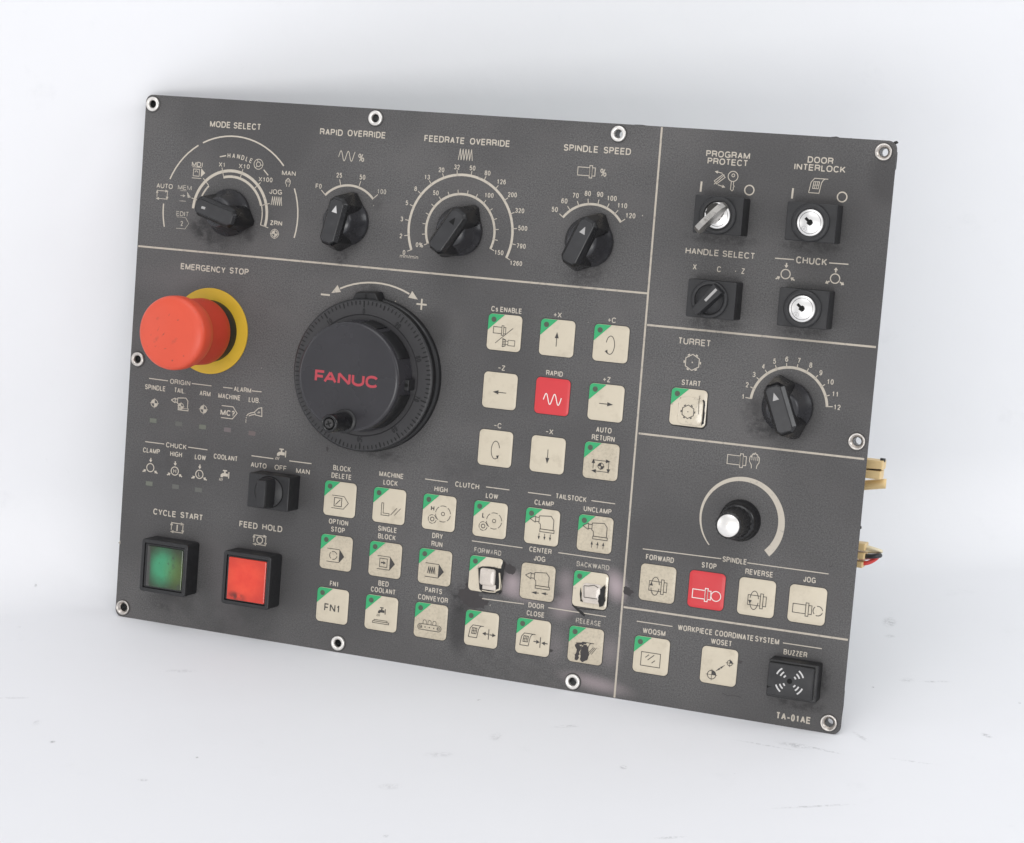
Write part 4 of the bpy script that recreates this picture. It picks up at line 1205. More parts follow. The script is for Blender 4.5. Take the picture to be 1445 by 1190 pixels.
def s_conv(mb, c):
    p = (c[0] - .4, c[1] - 3.4)
    mb.stroke(rr_pts(p[0], p[1], 13.0, 3.0, 1.45, 6), .3, ZS, True)
    for i in range(5):
        disc(mb, (p[0] - 4.8 + 2.4 * i, p[1]), .35, ZS, 8)
    ring(mb, (p[0] - 5, p[1]), .8, .25, ZS, 16); ring(mb, (p[0] + 5, p[1]), .8, .25, ZS, 16)
    for i in range(3):
        x = p[0] - 2.8 + 2.7 * i
        mb.stroke([(x - .9, p[1] + 1.6), (x - .9, p[1] + 2.8)] + arc(x, p[1] + 2.8, .9, 180, 0, 8) + [(x + .9, p[1] + 1.6)], .28, ZS)
def s_gear(ch):
    def f(mb, c): gears(mb, c, ZS, .3, ch)
    return f
def s_ts(kind):
    def f(mb, c):
        tailstock(mb, (c[0] + .4, c[1] + (.8 if kind != 'jog' else .2)), 5.4, ZS, .34)
        for i in range(3):
            x = c[0] - 1.2 + 3.0 * i
            if kind == 'clamp': arrow(mb, (x, c[1] - 4.9), -90, 3.4, 1.2, 1.8, ZS, .3)
            if kind == 'un': arrow(mb, (x, c[1] - 5.2), 90, 3.4, 1.2, 1.8, ZS, .3)
        if kind == 'jog':
            arrow(mb, (c[0] - .8, c[1] - 5.4), 180, 4.0, 1.6, 2.8, ZS, .4); arrow(mb, (c[0] + 4.2, c[1] - 5.2), 180, 3.6, 1.5, 2.6, ZS, .4)
    return f
def s_door(kind):
    def f(mb, c):
        door(mb, (c[0] - 3.4 if kind != 'rel' else c[0] - .4, c[1] - 1.6), 3.5, ZS, .34)
        if kind == 'open':
            arrow(mb, (c[0] + 2.4, c[1] - 2.0), 180, 3.4, 2.0, 1.9, ZS, .45); arrow(mb, (c[0] + 6.4, c[1] - 2.2), 0, 3.4, 2.0, 1.9, ZS, .45)
            mb.stroke([(c[0] + 4.2, c[1] + .6), (c[0] + 4.2, c[1] - 4.8)], .4, ZS)
        if kind == 'close':
            arrow(mb, (c[0] + 2.2, c[1] - 2.0), 0, 3.4, 2.0, 1.9, ZS, .45); arrow(mb, (c[0] + 6.4, c[1] - 2.2), 180, 3.4, 2.0, 1.9, ZS, .45)
            mb.stroke([(c[0] + 4.1, c[1] + .6), (c[0] + 4.1, c[1] - 4.8)], .4, ZS)
        if kind == 'rel':
            for i in range(3):
                mb.stroke([(c[0] + 1.4 + 1.0 * i, c[1] - 4.0), (c[0] + 4.2 + .8 * i, c[1] - .4)], .28, ZS)
    return f
def s_sp(kind):
    def f(mb, c):
        if kind in ('fw', 'rv'):
            p = (c[0] + .4, c[1] - 1.4)
            spindle(mb, (p[0], p[1]), 9.0, 7.2, ZS, .32)
            q = (p[0] - 1.4, p[1])
            for sg in (1, -1):
                mb.stroke([(q[0] + 2.1 * math.cos(R(t_)), q[1] + sg * 4.5 * math.sin(R(t_))) for t_ in range(12, 169, 12)], .34, ZS + .004)
            sx = -1 if kind == 'fw' else 1
            mb.poly(tr((q[0] - 2.0, q[1] + sx * -1.0), [(-.9, sx * .9), (.9, sx * .9), (0, -sx * 1.0)]), ZS + .008)
        else:
            spindle(mb, (c[0] - 2.2, c[1] - 2.2), 9.2, 6.4, ZS, .42 if kind == 'stop' else .32)
            if kind == 'stop':
                ring(mb, (c[0] + 5.0, c[1] - 2.2), 2.4, .42, ZS)
            else:
                for a in (10, 130, 250):
                    mb.stroke(arc(c[0] + 5.4, c[1] - 2.2, 2.3, a, a + 95), .36, ZS)
    return f
def s_woq(mb, c):
    sq(mb, (c[0] - .1, c[1] - 2.0), 9.8, 6.8, ZS, .32)
    for x, y, l in ((-2.8, -1.2, 2.2), (-1.6, -2.4, 4.0), (.6, -3.6, 2.0)):
        mb.stroke([(c[0] + x, c[1] + y), (c[0] + x + l * .8, c[1] + y + l * .72)], .36, ZS)
def s_wos(mb, c):
    quarter(mb, (c[0] - 3.2, c[1] - 4.6), 2.1, ZS, .34, 1.35, False); quarter(mb, (c[0] + 5.3, c[1] + 2.4), 1.3, ZS, .3, 1.5, False)
    arrow(mb, (c[0] + .8, c[1] - .8), 220, 5.4, .9, 2.4, ZS, .28)
    arrow(mb, (c[0] + .8, c[1] - .8), 40, 5.4, .9, 2.4, ZS + .003, .2)
def s_tur(mb, c):
    turret(mb, (c[0] + .2, c[1] - 2.0), 3.3, ZS + .6, .36)

XC = [-70.35, -42.3, -14.4, 13.6, 41.6, 69.6]
XU = [13.4, 41.45, 69.55]
keys = {}
def K_(n, *a, **k):
    keys[n] = key(*a, **k)
K_('cs', XU[0], 34.1, 'key', True, s_cs, 'cream key with a spindle and brush pictogram, under Cs ENABLE')
K_('xp', XU[1], 34.15, 'key', True, s_arrow(90, -.1, -.7), 'cream key with an upward arrow')
K_('cp', XU[2], 34.1, 'key', True, s_loop(1), 'cream key with a clockwise loop arrow')
K_('zm', XU[0], 4.9, 'key', False, s_arrow(180, 0, -.8), 'plain cream key with a left arrow')
K_('rapid', XU[1], 5.0, 'key_red', False, s_rapid, 'red key with a white wave, under RAPID', ink='ink_white')
K_('zp', XU[2], 4.9, 'key', True, s_arrow(0, .2, -.6), 'cream key with a right arrow')
K_('cm', XU[0], -24.2, 'key', False, s_loop(-1), 'plain cream key with a counterclockwise loop arrow')
K_('xm', XU[1], -24.2, 'key', False, s_arrow(-90, .1, -.9), 'plain cream key with a downward arrow')
K_('ret', XU[2], -24.1, 'key_grimy', True, s_ret, 'grimy cream key under AUTO RETURN')
r1, r2, r3 = -60.5, -88.6, -116.65
K_('bd', XC[0], r1, 'key', True, s_bd, 'cream key under BLOCK DELETE')
K_('ml', XC[1], r1, 'key', True, s_lock, 'cream key under MACHINE LOCK')
K_('hi', XC[2], r1, 'key', True, s_gear('H'), 'cream key with two gears and an H')
K_('lo', XC[3], r1, 'key', True, s_gear('L'), 'cream key with two gears and an L')
K_('cl', XC[4], r1, 'key', True, s_ts('clamp'), 'cream key with a tailstock and downward arrows')
K_('un', XC[5], r1, 'key_grimy', True, s_ts('un'), 'cream key with a tailstock and upward arrows')
K_('os', XC[0], r2, 'key_grimy', True, s_os, 'grimy cream key under OPTION STOP')
K_('sb', XC[1], r2, 'key_grimy', True, s_sb, 'grimy cream key under SINGLE BLOCK')
K_('dr', XC[2], r2, 'key_grimy', True, s_dr, 'grimy cream key under DRY RUN')
kf = key(XC[3], r2, 'key_worn', True, None, 'torn cream key under FORWARD with its button showing through')
K_('cj', XC[4], r2, 'key_grimy', False, s_ts('jog'), 'cream key with a tailstock and two left arrows')
kb = key(XC[5], r2, 'key_worn', True, None, 'bulging torn cream key under BACKWARD')
K_('fn', XC[0], r3, 'key', True, s_fn, 'cream key marked FN1')
K_('bed', XC[1], r3, 'key', True, s_bed, 'cream key under BED COOLANT')
K_('pc', XC[2], r3, 'key_grimy', True, s_conv, 'grimy cream key with a conveyor')
K_('do', XC[3], r3, 'key', True, s_door('open'), 'cream door key with arrows apart')
K_('dc', XC[4], r3, 'key', True, s_door('close'), 'cream door key with arrows together')
kr = key(XC[5], r3, 'key_grimy', True, s_door('rel'), 'cream key under RELEASE with a black peeled patch')
kt = key(111.5, 7.1, 'key_worn', True, s_tur, 'bulging glossy cream key under START in the turret field')
K_('sf', 103.75, -80.6, 'key_grimy', False, s_sp('fw'), 'stained cream spindle FORWARD key')
K_('ss', 128.65, -80.5, 'key_red', False, s_sp('stop'), 'red spindle STOP key', ink='ink_white')
K_('sr', 153.6, -80.5, 'key', False, s_sp('rv'), 'cream spindle REVERSE key')
K_('sj', 178.5, -80.5, 'key', False, s_sp('jog'), 'cream spindle JOG key')
K_('wq', 103.75, -116.6, 'key', True, s_woq, 'cream WOQSM key with a slanted-line frame')
K_('ws', 138.2, -116.6, 'key', False, s_wos, 'cream WOSET key with two crosshairs')

def ragged(mb, pts, z, j=0.35, sub=3):
    out = []
    n = len(pts)
    for i in range(n):
        a, b = Vector(pts[i]), Vector(pts[(i + 1) % n])
        for k in range(sub):
            p = a.lerp(b, k / sub)
            out.append((p.x + random.uniform(-j, j), p.y + random.uniform(-j, j)))
    mb.poly(out, z)

# FORWARD key: overlay torn open round the button below
mb = flat('tear')
ragged(mb, [(9.23, -85.83), (11.19, -84.39), (17.90, -83.87), (21.56, -84.34), (22.49, -80.61), (23.63, -81.91), (23.02, -86.87), (22.65, -97.17), (13.39, -98.19), (10.63, -96.42)], ZS + .05, .25)
mb.build('torn_hole', kf)
mb = MB(); mb.use(M['pearl'])
c = (14.74, -89.48)
mb.rrect(c[0] + .3, c[1], 8.2, 8.6, 1.4, 0.4, 2.0, .6, 5, puff=.35)
c2 = (15.80, -94.72)
mb.rrect(c2[0] + .4, c2[1] + .2, 7.2, 3.0, .5, .4, 1.4, .4, 4)
mb.build('bare_button', kf)
mb = MB(); mb.use(M['key_worn'])
c3 = (21.48, -91.96)
mb.stroke([(21.04, -86.66), (21.71, -90.96), (21.83, -94.85), (18.96, -96.42)], .8, ZS + .12)
mb.stroke([(12.23, -96.79), (16.41, -96.98), (19.71, -96.71)], .5, ZS + .12)
mb.build('overlay_shred', kf)
# BACKWARD key
mb = MB(); mb.use(M['pearl'])
c = (70.57, -89.91)
mb.rrect(c[0] + .2, c[1] - .2, 10.4, 9.8, 2.2, .2, 1.0, .5, 6, puff=.5)
mb.rrect(c[0] + .2, c[1] - 4.6, 8.4, 1.2, .4, .2, 1.3, .3, 4)
mb.build('bulged_button', kb)
mb = flat('tear')
ragged(mb, [(75.84, -86.28), (77.22, -84.94), (77.89, -86.95), (78.10, -92.68), (77.17, -95.69), (75.20, -95.97), (74.37, -92.25), (75.05, -89.75), (75.18, -87.82)], ZS + 1.25, .3)
ragged(mb, [(64.47, -87.88), (65.42, -90.63), (65.37, -93.53), (66.51, -95.10), (65.07, -94.73), (64.37, -91.26)], ZS + .1, .12)
mb.stroke([(66.57, -86.62), (68.77, -86.51), (71.99, -85.67), (74.08, -86.72)], .3, 1.7)
mb.stroke([(66.57, -86.62), (67.07, -92.33)], .3, 1.7)
mb.stroke([(67.07, -92.33), (74.07, -92.29)], .3, 1.72)
mb.stroke([(60.94, -97.06), (64.72, -99.89), (67.90, -101.84)], 1.3, .09)
mb.stroke([(63.60, -98.60), (67.62, -98.60), (77.55, -97.74), (79.13, -95.40), (78.78, -86.83)], .45, .095)
mb.build('torn_overlay', kb)
# RELEASE key: printed film rubbed away
mb = flat('bare')
ragged(mb, [(69.15, -116.13), (71.06, -117.29), (71.79, -121.04), (70.85, -124.09), (68.73, -125.09), (67.19, -123.68), (67.30, -120.28), (67.49, -117.83)], ZS + .01, .35)
ragged(mb, [(64.18, -116.88), (65.63, -116.18), (67.05, -117.41), (66.59, -121.36), (66.34, -124.30), (64.85, -124.53), (64.00, -121.75), (65.27, -120.10)], ZS + .013, .4)
ragged(mb, [(64.58, -115.66), (70.06, -115.03), (70.13, -115.79), (66.98, -116.65), (64.70, -117.00)], ZS + .016, .2)
mb.build('rubbed_patch', kr)
# TURRET START key
mb = MB(); mb.use(M['key_worn'])
c = (112.36, 5.26)
mb.rrect(c[0] + .4, c[1] + .2, 12.6, 13.8, 3.0, .2, .80, .5, 6, puff=.25)
mb.build('bulged_button', kt)
mb = flat('tear')
ragged(mb, [(118.60, 11.69), (119.71, 11.21), (119.94, 4.80), (120.00, 0.34), (118.70, -1.01), (118.34, 2.90), (118.31, 7.20), (117.68, 10.14)], ZS + .1, .2)
mb.stroke([(107.33, 11.61), (106.63, 8.52), (107.35, 2.56), (108.46, 0.09)], .3, ZS + .06)
mb.stroke([(117.11, 13.51), (116.77, 10.47), (117.14, 4.49)], .22, ZS + .9)
mb.stroke([(103.66, -2.17), (112.62, -2.47), (119.71, -2.28), (121.29, -0.21), (120.49, 15.15)], .55, .09)
mb.build('torn_overlay', kt)

# dark patches where the film has come off the faceplate
mb = flat('bare')
ragged(mb, [(22.49, -80.61), (24.94, -81.54), (26.49, -81.52), (29.23, -83.58), (28.73, -86.08), (25.89, -86.67), (23.51, -85.34)], .055, .55)
mb.build('film_loss_patch', root)
mb = flat('bare')
ragged(mb, [(3.63, -93.97), (5.47, -97.15), (10.32, -98.92), (13.61, -100.91), (16.33, -102.28), (15.79, -104.52), (11.96, -106.05), (6.75, -106.31), (3.01, -105.37), (-0.12, -101.88), (-0.23, -97.95), (3.01, -96.51)], .055, .7)
mb.build('film_loss_patch', root)
mb = flat('bare')
ragged(mb, [(86.82, -84.74), (89.75, -84.33), (91.91, -86.41), (90.17, -89.04), (87.16, -88.51)], .058, .5)
mb.build('film_loss_patch', root)
mb = flat('bare')
ragged(mb, [(50.08, -121.44), (52.62, -121.35), (52.51, -122.53), (50.50, -122.83)], .055, .3)
mb.build('film_loss_patch', root)
mb = flat('bare')
ragged(mb, [(147.88, -111.84), (149.42, -112.22), (149.18, -113.47), (147.63, -113.89), (146.85, -113.05)], .055, .3)
mb.build('film_loss_patch', root)
mb = flat('bare')
mb.stroke([(141.12, -129.51), (143.86, -130.38), (146.44, -129.62), (150.47, -130.20)], .3, .055)
mb.build('scratch_mark', root)
mb = flat('bare')
ragged(mb, [(-80.27, -34.23), (-79.07, -34.28), (-79.28, -36.65), (-80.31, -36.23)], .055, .25)
mb.build('film_loss_patch', root)
mb = flat('bare')
ragged(mb, [(187.35, -60.69), (188.60, -59.71), (188.34, -60.74), (187.67, -61.28)], .055, .2)
mb.build('film_loss_patch', root)
for p, r in (((-63.25, 91.73), .35), ((-120.87, 2.71), .25), ((-199.90, -100.55), .9), ((-47.22, 44.32), .4), ((56.99, 43.33), .3), ((80.12, 97.34), .3), ((17.31, -104.01), .4), ((-30.66, -2.17), .2)):
    mb = flat('print_faded')
    ragged(mb, [pol(p, r * 1.6, 80), pol(p, r, 190), pol(p, r, 300)], .062, .1, 2)
    mb.build('paint_chip', root)

# ------------------------------------------------------------------ pointer knobs
def knob(c, ang, mark, label, H=18.0, tri=True, rs=1.0):
    a = R(ang)
    def L_(u, v, z):
        return (c[0] + u * math.cos(a) - v * math.sin(a), c[1] + u * math.sin(a) + v * math.cos(a), z)
    mb = MB(); mb.use(M['scoop'])
    mb.lathe(c[0], c[1], [(12.0 * rs, .1), (12.3 * rs, .5), (12.3 * rs, 2.2), (11.9 * rs, 2.8), (10.9, 4.2), (9.9, 6.2), (9.0, 8.6), (8.3, 11.0), (7.8, 12.8), (7.0, 13.6), (0, 13.6)], 72)
    k = mb.build('rotary_knob', root, label)
    mb = MB(); mb.use(M['black_knob'])
    pts = []
    for su in (1, -1):
        for sv in (1, -1):
            pts += [L_(su * 11.2, sv * 2.4, H), L_(su * 9.8, sv * 3.7, H), L_(su * 12.4, sv * 2.8, H - 1.8), L_(su * 10.0, sv * 5.4, H - 2.6),
                    L_(su * 15.6, sv * 1.2, .4), L_(su * 9.5, sv * 7.4, .4), L_(su * 15.3, sv * 1.3, 4.5)]
    mb.hull(pts, .35)
    g = mb.build('finger_grip', k)
    mb = MB(); mb.use(M['knob_top'])
    hx = [(10.9, 2.1), (10.9, -2.1), (9.6, -3.4), (-9.6, -3.4), (-10.9, -2.1), (-10.9, 2.1), (-9.6, 3.4), (9.6, 3.4)]
    mb.loops([[L_(u, v, H - .05) for u, v in hx], [L_(u * .985, v * .97, H + .14) for u, v in hx]])  # thin added layer carrying the lighter, lit tone of the top
    mb.build('lit_grip_top', k)
    mb = MB(); mb.use(M[mark])
    if tri:
        mb.loops([[L_(u, v, H + .1) for u, v in ((8.2, 0), (4.4, 1.6), (4.4, -1.6))], [L_(u, v, H + .2) for u, v in ((8.1, 0), (4.5, 1.5), (4.5, -1.5))]])
    else:
        mb.loops([[L_(u, v, H + .1) for u, v in ((7.6, .9), (5.2, .7), (5.2, -.7), (7.6, -.5))], [L_(u, v, H + .17) for u, v in ((7.5, .8), (5.3, .6), (5.3, -.6), (7.5, -.4))]])
    mb.build('pointer_mark', k)
    return k
knob(CM, 163.5, 'mark_grey', 'mode select knob with its worn pointer to the left', H=17.0, tri=False)
knob(CR, 77.0, 'white_mark', 'rapid override knob with a white triangle near the top')
knob(CF, 57.2, 'hole', 'feedrate knob with a dark triangle')
knob(CS, 66.5, 'mark_grey', 'spindle speed knob with a grey triangle')
knob((160.2, 12.6), 112.0, 'mark_grey', 'turret knob with a scuffed triangle', H=18.5)

# ------------------------------------------------------------------ emergency stop
EC = (-152.8, 19.2)
mb = MB(); mb.use(M['estop_neck'])
mb.lathe(*EC, [(17.2, 9.3), (17.5, 10.0), (17.4, 14), (17.2, 20), (17.2, 25), (17.5, 28.0)], 80, cap=False)
mb.use(M['estop'])
mb.lathe(*EC, [(17.5, 28.0), (18.0, 29.6), (18.6, 31.2), (18.95, 33.0), (19.05, 35), (19.05, 38.2), (18.75, 39.6), (18.1, 40.5), (17.0, 41.1), (14, 41.6), (9, 42.1), (4, 42.3), (0, 42.4)], 96)
es = mb.build('emergency_stop_button', root, 'orange red mushroom button on a yellow ring')
mb = MB(); mb.use(M['yellow'])
mb.lathe(*EC, [(22.6, 0.05), (22.7, .7), (22.4, 1.0), (15.5, 1.0)], 96, smooth=False, cap=True)
mb.build('warning_ring', es)
mb = MB(); mb.use(M['black_satin'])
mb.lathe(*EC, [(16.4, 1.0), (16.2, 4.5), (15.9, 5.2), (15.8, 9.6), (0, 9.6)], 72)
mb.build('collar', es)

# ------------------------------------------------------------------ handwheel
HC = (-58.3, 5.8)
mb = MB(); mb.use(M['black'])
mb.lathe(*HC, [(39.6, .05), (39.6, 3.2), (38.8, 3.6), (38.3, 4.0), (38.3, 7.6), (39.0, 8.0), (39.1, 9.2), (38.7, 9.8), (38.2, 9.9)], 128, smooth=True, cap=True)
hw = mb.build('handwheel', root, 'black pulse handwheel with a crank and red lettering')
mb = MB(); mb.use(M['dial'])
mb.lathe(*HC, [(38.2, 9.95), (37.6, 10.1), (31.2, 10.25), (30.6, 10.0), (29.8, 10.0)], 128, smooth=False, cap=True)
dl = mb.build('dial_ring', hw)
mb = flat('engrave')
for i in range(100):
    a = 92.5 + 3.6 * i
    r0 = 34.6 if i % 10 == 0 else (35.2 if i % 5 == 0 else 35.9)
    mb.stroke([pol(HC, r0, a), pol(HC, 37.9, a)], .48 if i % 5 else .6, 10.33)
mb.build('scale_marks', dl)
mb = flat('engrave_grey')
for i in range(10):
    a = 92.5 + 36 * i
    TC(mb, str(10 * i), pol(HC, 32.6, a), 2.9, .75, 10.33, .01, R(a - 90))
mb.build('scale_numbers', dl)
# index block over the dial
mb = MB(); mb.use(M['black'])
def HL(u, v, z):
    a = R(94.0)
    return (HC[0] + v * math.cos(a) + u * math.sin(a), HC[1] + v * math.sin(a) - u * math.cos(a), z)
mb.hull([HL(u, v, z) for u, v, z in ((-9, 37, .1), (9, 37, .1), (-6.5, 42.5, .1), (6.5, 42.5, .1), (-8, 37, 7.5), (8, 37, 7.5), (-5.4, 41.8, 7.0), (5.4, 41.8, 7.0))], .4)
mb.build('index_block', hw)
mb = MB(); mb.use(M['engrave'])
p, q = HL(.6, 40.0, 0), HL(.6, 41.8, 0)
mb.stroke([HL(.4, 38.2, 0)[:2], HL(.4, 41.6, 0)[:2]], .4, 7.65)
mb.build('index_line', hw)
mb = MB(); mb.use(M['hub'])
HUBC = (-59.0, 5.5)
mb.lathe(*HUBC, [(29.6, 10.1), (29.4, 11.2), (28.9, 12), (28.3, 25.6), (28.0, 26.4), (27.4, 26.85), (26.6, 27.0), (0, 27.0)], 128)
hb = mb.build('hub', hw)
for f in hb.data.polygons:
    if abs(f.normal.z) > .98 and len(f.vertices) == 3:
        f.use_smooth = False
# grips cut in the hub's side: raised pads
for a0, a1, r0 in ((24, 58, 28.75), (64, 82, 28.8), (-60, -14, 28.75), (140, 168, 28.75)):
    mb = MB(); mb.use(M['black'])
    n = 10
    A = [a0 + (a1 - a0) * i / n for i in range(n + 1)]
    rows = []
    for z, dr in ((11.5, .2), (12.3, .75), (23.6, .35), (24.3, -.5)):
        rows.append([mb.v(*pol(HUBC, r0 + dr - (z - 12) * .035, a), z) for a in A])
    for ra, rb in zip(rows, rows[1:]):
        for i in range(n):
            mb.f((ra[i], ra[i + 1], rb[i + 1], rb[i]), True)
    mb.f(rows[0] + [mb.v(*pol(HUBC, 27, a), 11.5) for a in reversed(A)])
    mb.build('grip_pad', hb)
mb = MB(); mb.use(M['black_satin'])
cl = pol(HUBC, 29.0, -3)
mb.box(cl[0] - 2.0, cl[0] + 1.2, cl[1] - 2.8, cl[1] + 2.8, 10.2, 19.5, .4)
mb.build('clamp_lug', hb)
mb = MB(); mb.use(M['hole'])
mb.lathe(cl[0], cl[1], [(1.0, 19.52), (.6, 19.6), (0, 19.6)], 16)
mb.build('set_screw_hole', hb)
mb = flat('wordmark')
fl, fr = (-76.64, 1.73), (-41.24, 1.59)
fy = (fl[1] + fr[1]) / 2
wid = (0.80, 1.02, 1.0, 0.98, 1.0)
gap = (-0.10, 0.07, 0.09, 0.09)
ku = (fr[0] - fl[0]) / (sum(wid) + sum(gap))
fx = fl[0]
for i, ch in enumerate('FANUC'):
    put(mb, ch, fx, fx + wid[i] * ku, fy - .2, 6.1, 27.06, .215)
    fx += (wid[i] + (gap[i] if i < 4 else 0)) * ku
mb.build('red_lettering', hb)
# crank
KC = ((-57.44, -16.70)[0], (-57.44, -16.70)[1])
mb = MB(); mb.use(M['black'])
mb.lathe(*KC, [(6.2, 26.9), (6.2, 27.6), (5.5, 28.0), (0, 28.0)], 48)
cr = mb.build('crank_handle', hw)
mb = MB(); mb.use(M['black_knob'])
mb.lathe(*KC, [(4.6, 28.0), (4.8, 29), (4.7, 34), (4.6, 44.8), (4.35, 45.6), (3.9, 45.9), (3.3, 45.9), (3.1, 45.0), (0, 45.0)], 48)
mb.build('spinner_grip', cr)
mb = MB(); mb.use(M['border'])
mb.lathe(*KC, [(2.5, 45.05), (2.5, 45.5), (2.1, 45.8), (0, 45.85)], 32)
mb.build('crank_screw', cr)
mb = MB(); mb.use(M['hole']); 
for d in (20, 110):
    mb.stroke(tr(KC, [(-1.5, 0), (1.5, 0)], 1, d), .65, 45.88 + d * .0001)
mb.build('screw_slot', cr)

# seat the hub and crank a little deeper in the dial
crank_set = [cr] + list(cr.children)
for o in [hb, cr] + list(hb.children) + list(cr.children):
    for v in o.data.vertices:
        v.co.x += -.0013 if o in crank_set else (-.0007 if o.name.startswith('red_lettering') else 0.0); v.co.z -= .0018
for o in [hb] + [c_ for c_ in hb.children if c_.name.startswith('grip_pad')]:
    for v in o.data.vertices:
        hx_, hy_ = HUBC[0] * S, (HUBC[1] + Y0) * S
        v.co.x = hx_ + (v.co.x - hx_) * .985; v.co.y = hy_ + (v.co.y - hy_) * .985

# ------------------------------------------------------------------ 18 x 24 switch blocks
def block(c, name, label, h=12.0):
    mb = MB(); mb.use(M['black_satin'])
    mb.rrect(c[0], c[1], 23.8, 18.0, .7, 0.02, h, .45, 3)
    mb.rrect(c[0] + 1.4, c[1], 26.6, 17.2, .6, 0.02, h - 5.2, .4, 3) if False else None
    return mb.build(name, root, label)
def lock(c, label, keyin=False):
    k = block(c, 'key_switch', label)
    cc = (c[0] - .1, c[1] - .2)
    mb = MB(); mb.use(M['black_satin'])
    mb.lathe(*cc, [(9.0, 11.9), (9.0, 12.9), (8.6, 13.4), (7.2, 13.6), (6.5, 13.3), (6.45, 12.4)], 64, cap=False)
    mb.build('lock_collar', k)
    mb = MB(); mb.use(M['lock'])
    mb.lathe(*cc, [(6.4, 11.95), (6.4, 12.9), (6.0, 13.25), (0, 13.25)], 48)
    lf = mb.build('lock_face', k)
    mb = flat('hole')
    ang = 140
    sl = (cc[0] - .5, cc[1] + .5)
    mb.poly(tr(sl, [(-2.6, -.7), (-.6, -.7), (-.4, -1.5), (1.6, -1.3), (2.1, -.5), (1.9, .9), (.6, 1.5), (-.4, 1.2), (-.6, .7), (-2.6, .7)], .95, -40), 13.3)
    ring(mb, cc, 5.1, .18, 13.29, 40)
    mb.build('keyway', k)
    if keyin:
        mb = flat('steel_dark')
        ragged(mb, [pol((cc[0] - 1.3, cc[1] + 1.4), 4.5, 30 * i) for i in range(12)], 13.32, .25)  # dark patch, offset to leave a crescent of the lock face bare
        mb.build('dark_lock_patch', k)
    if not keyin:
        mb = flat('mark_grey')
        q = (cc[0] - 2.6, cc[1] - 3.0)
        ring(mb, q, 1.25, .14, 13.3, 20)
        mb.stroke([(q[0] - .5, q[1] - .6), (q[0] + .4, q[1] + .6)], .14, 13.3); mb.stroke([(q[0] + .6, q[1] - .5), (q[0] - .3, q[1] + .1)], .14, 13.305)
        mb.build('stamped_mark', k)
    return k, cc
k1, cc = lock((121.0, 100.4), 'key switch with a key left in it', True)
# the key
kc = (120.96, 98.88)
mb = MB(); mb.use(M['brass'])
dk = R(47)
def KL(u, z, t):
    return (kc[0] + u * math.cos(dk) - t * math.sin(dk), kc[1] + u * math.sin(dk) + t * math.cos(dk), z)
prof = [(-2.4, 12.6), (2.4, 12.6), (2.4, 17.2), (5, 18.0), (8.6, 19.6), (9.3, 22.5), (9.0, 26.0), (7.4, 28.6), (4, 29.4), (-4, 29.4), (-7.4, 28.6), (-9.0, 26.0), (-9.3, 22.5), (-8.6, 19.6), (-5, 18), (-2.4, 17.2)]
mb.loops([[KL(u, z, -1.35) for u, z in prof], [KL(u * .97, z, -1.05) if False else KL(u, z, 1.35) for u, z in prof]], cap0=True)
mb.build('key', k1)
lock((165.7, 100.4), 'key switch with a bright face, under DOOR INTERLOCK')
lock((165.7, 60.3), 'key switch with a bright face, under CHUCK')

k = block((121.2, 60.5), 'selector_switch', 'selector switch with a slanted lever')
cc = (120.6, 60.4)
mb = MB(); mb.use(M['black_satin'])
mb.lathe(*cc, [(9.0, 11.9), (9.0, 13.0), (8.5, 13.5), (7.3, 13.6), (6.9, 13.2), (6.8, 12.8), (6.3, 12.8), (6.1, 13.3), (0, 13.3)], 64)
mb.build('switch_collar', k)
mb = MB(); mb.use(M['black_satin'])
da = R(50)
def SL(u, v, z):
    return (cc[0] + u * math.cos(da) - v * math.sin(da), cc[1] + u * math.sin(da) + v * math.cos(da), z)
mb.hull([SL(u, v, z) for u, v, z in ((-8.6, -2.2, 13.0), (-8.6, 2.2, 13.0), (8.0, -3.4, 13.0), (8.0, 3.4, 13.0), (-8.4, -1.9, 19.0), (-8.4, 1.9, 19.0), (7.6, -2.9, 18.0), (7.6, 2.9, 18.0), (-3, -3.1, 13), (-3, 3.1, 13))], .5)
lv = mb.build('lever', k)
mb = MB(); mb.use(M['mark_grey'])
mb.loops([[SL(u, v, z) for u, v, z in ((-.6, -.65, 18.35), (7.0, -.65, 18.02), (7.0, .65, 18.02), (-.6, .65, 18.35))], [SL(u, v, z + .42) for u, v, z in ((-.6, -.6, 18.35), (7.0, -.6, 18.02), (7.0, .6, 18.02), (-.6, .6, 18.35))]])
mb.build('index_mark', k)

k = block((-106.0, -60.0), 'selector_switch', 'coolant switch with an upright lever')
cc = (-105.6, -59.9)
mb = MB(); mb.use(M['hole'])
mb.lathe(*cc, [(8.4, 12.02), (8.1, 12.05), (7.9, 12.03)], 64, smooth=False, cap=False)
mb.build('dial_gap', k)
mb = MB(); mb.use(M['black_satin'])
mb.lathe(*cc, [(7.9, 12.0), (7.9, 12.25), (7.7, 12.4), (0, 12.4)], 64)
mb.build('switch_collar', k)
mb = MB(); mb.use(M['black_satin'])
pts = []
for z, hw_, rr in ((12.2, 3.4, 8.0), (21.0, 2.9, 7.9), (22.0, 2.4, 7.4)):
    for sx in (-1, 1):
        for i in range(-4, 5):
            y = rr * i / 4 * .93
            pts.append((cc[0] + .3 + sx * hw_ * (1 if abs(i) < 4 else .8), cc[1] + y, z))
mb.hull(pts, .3)
mb.build('lever', k)

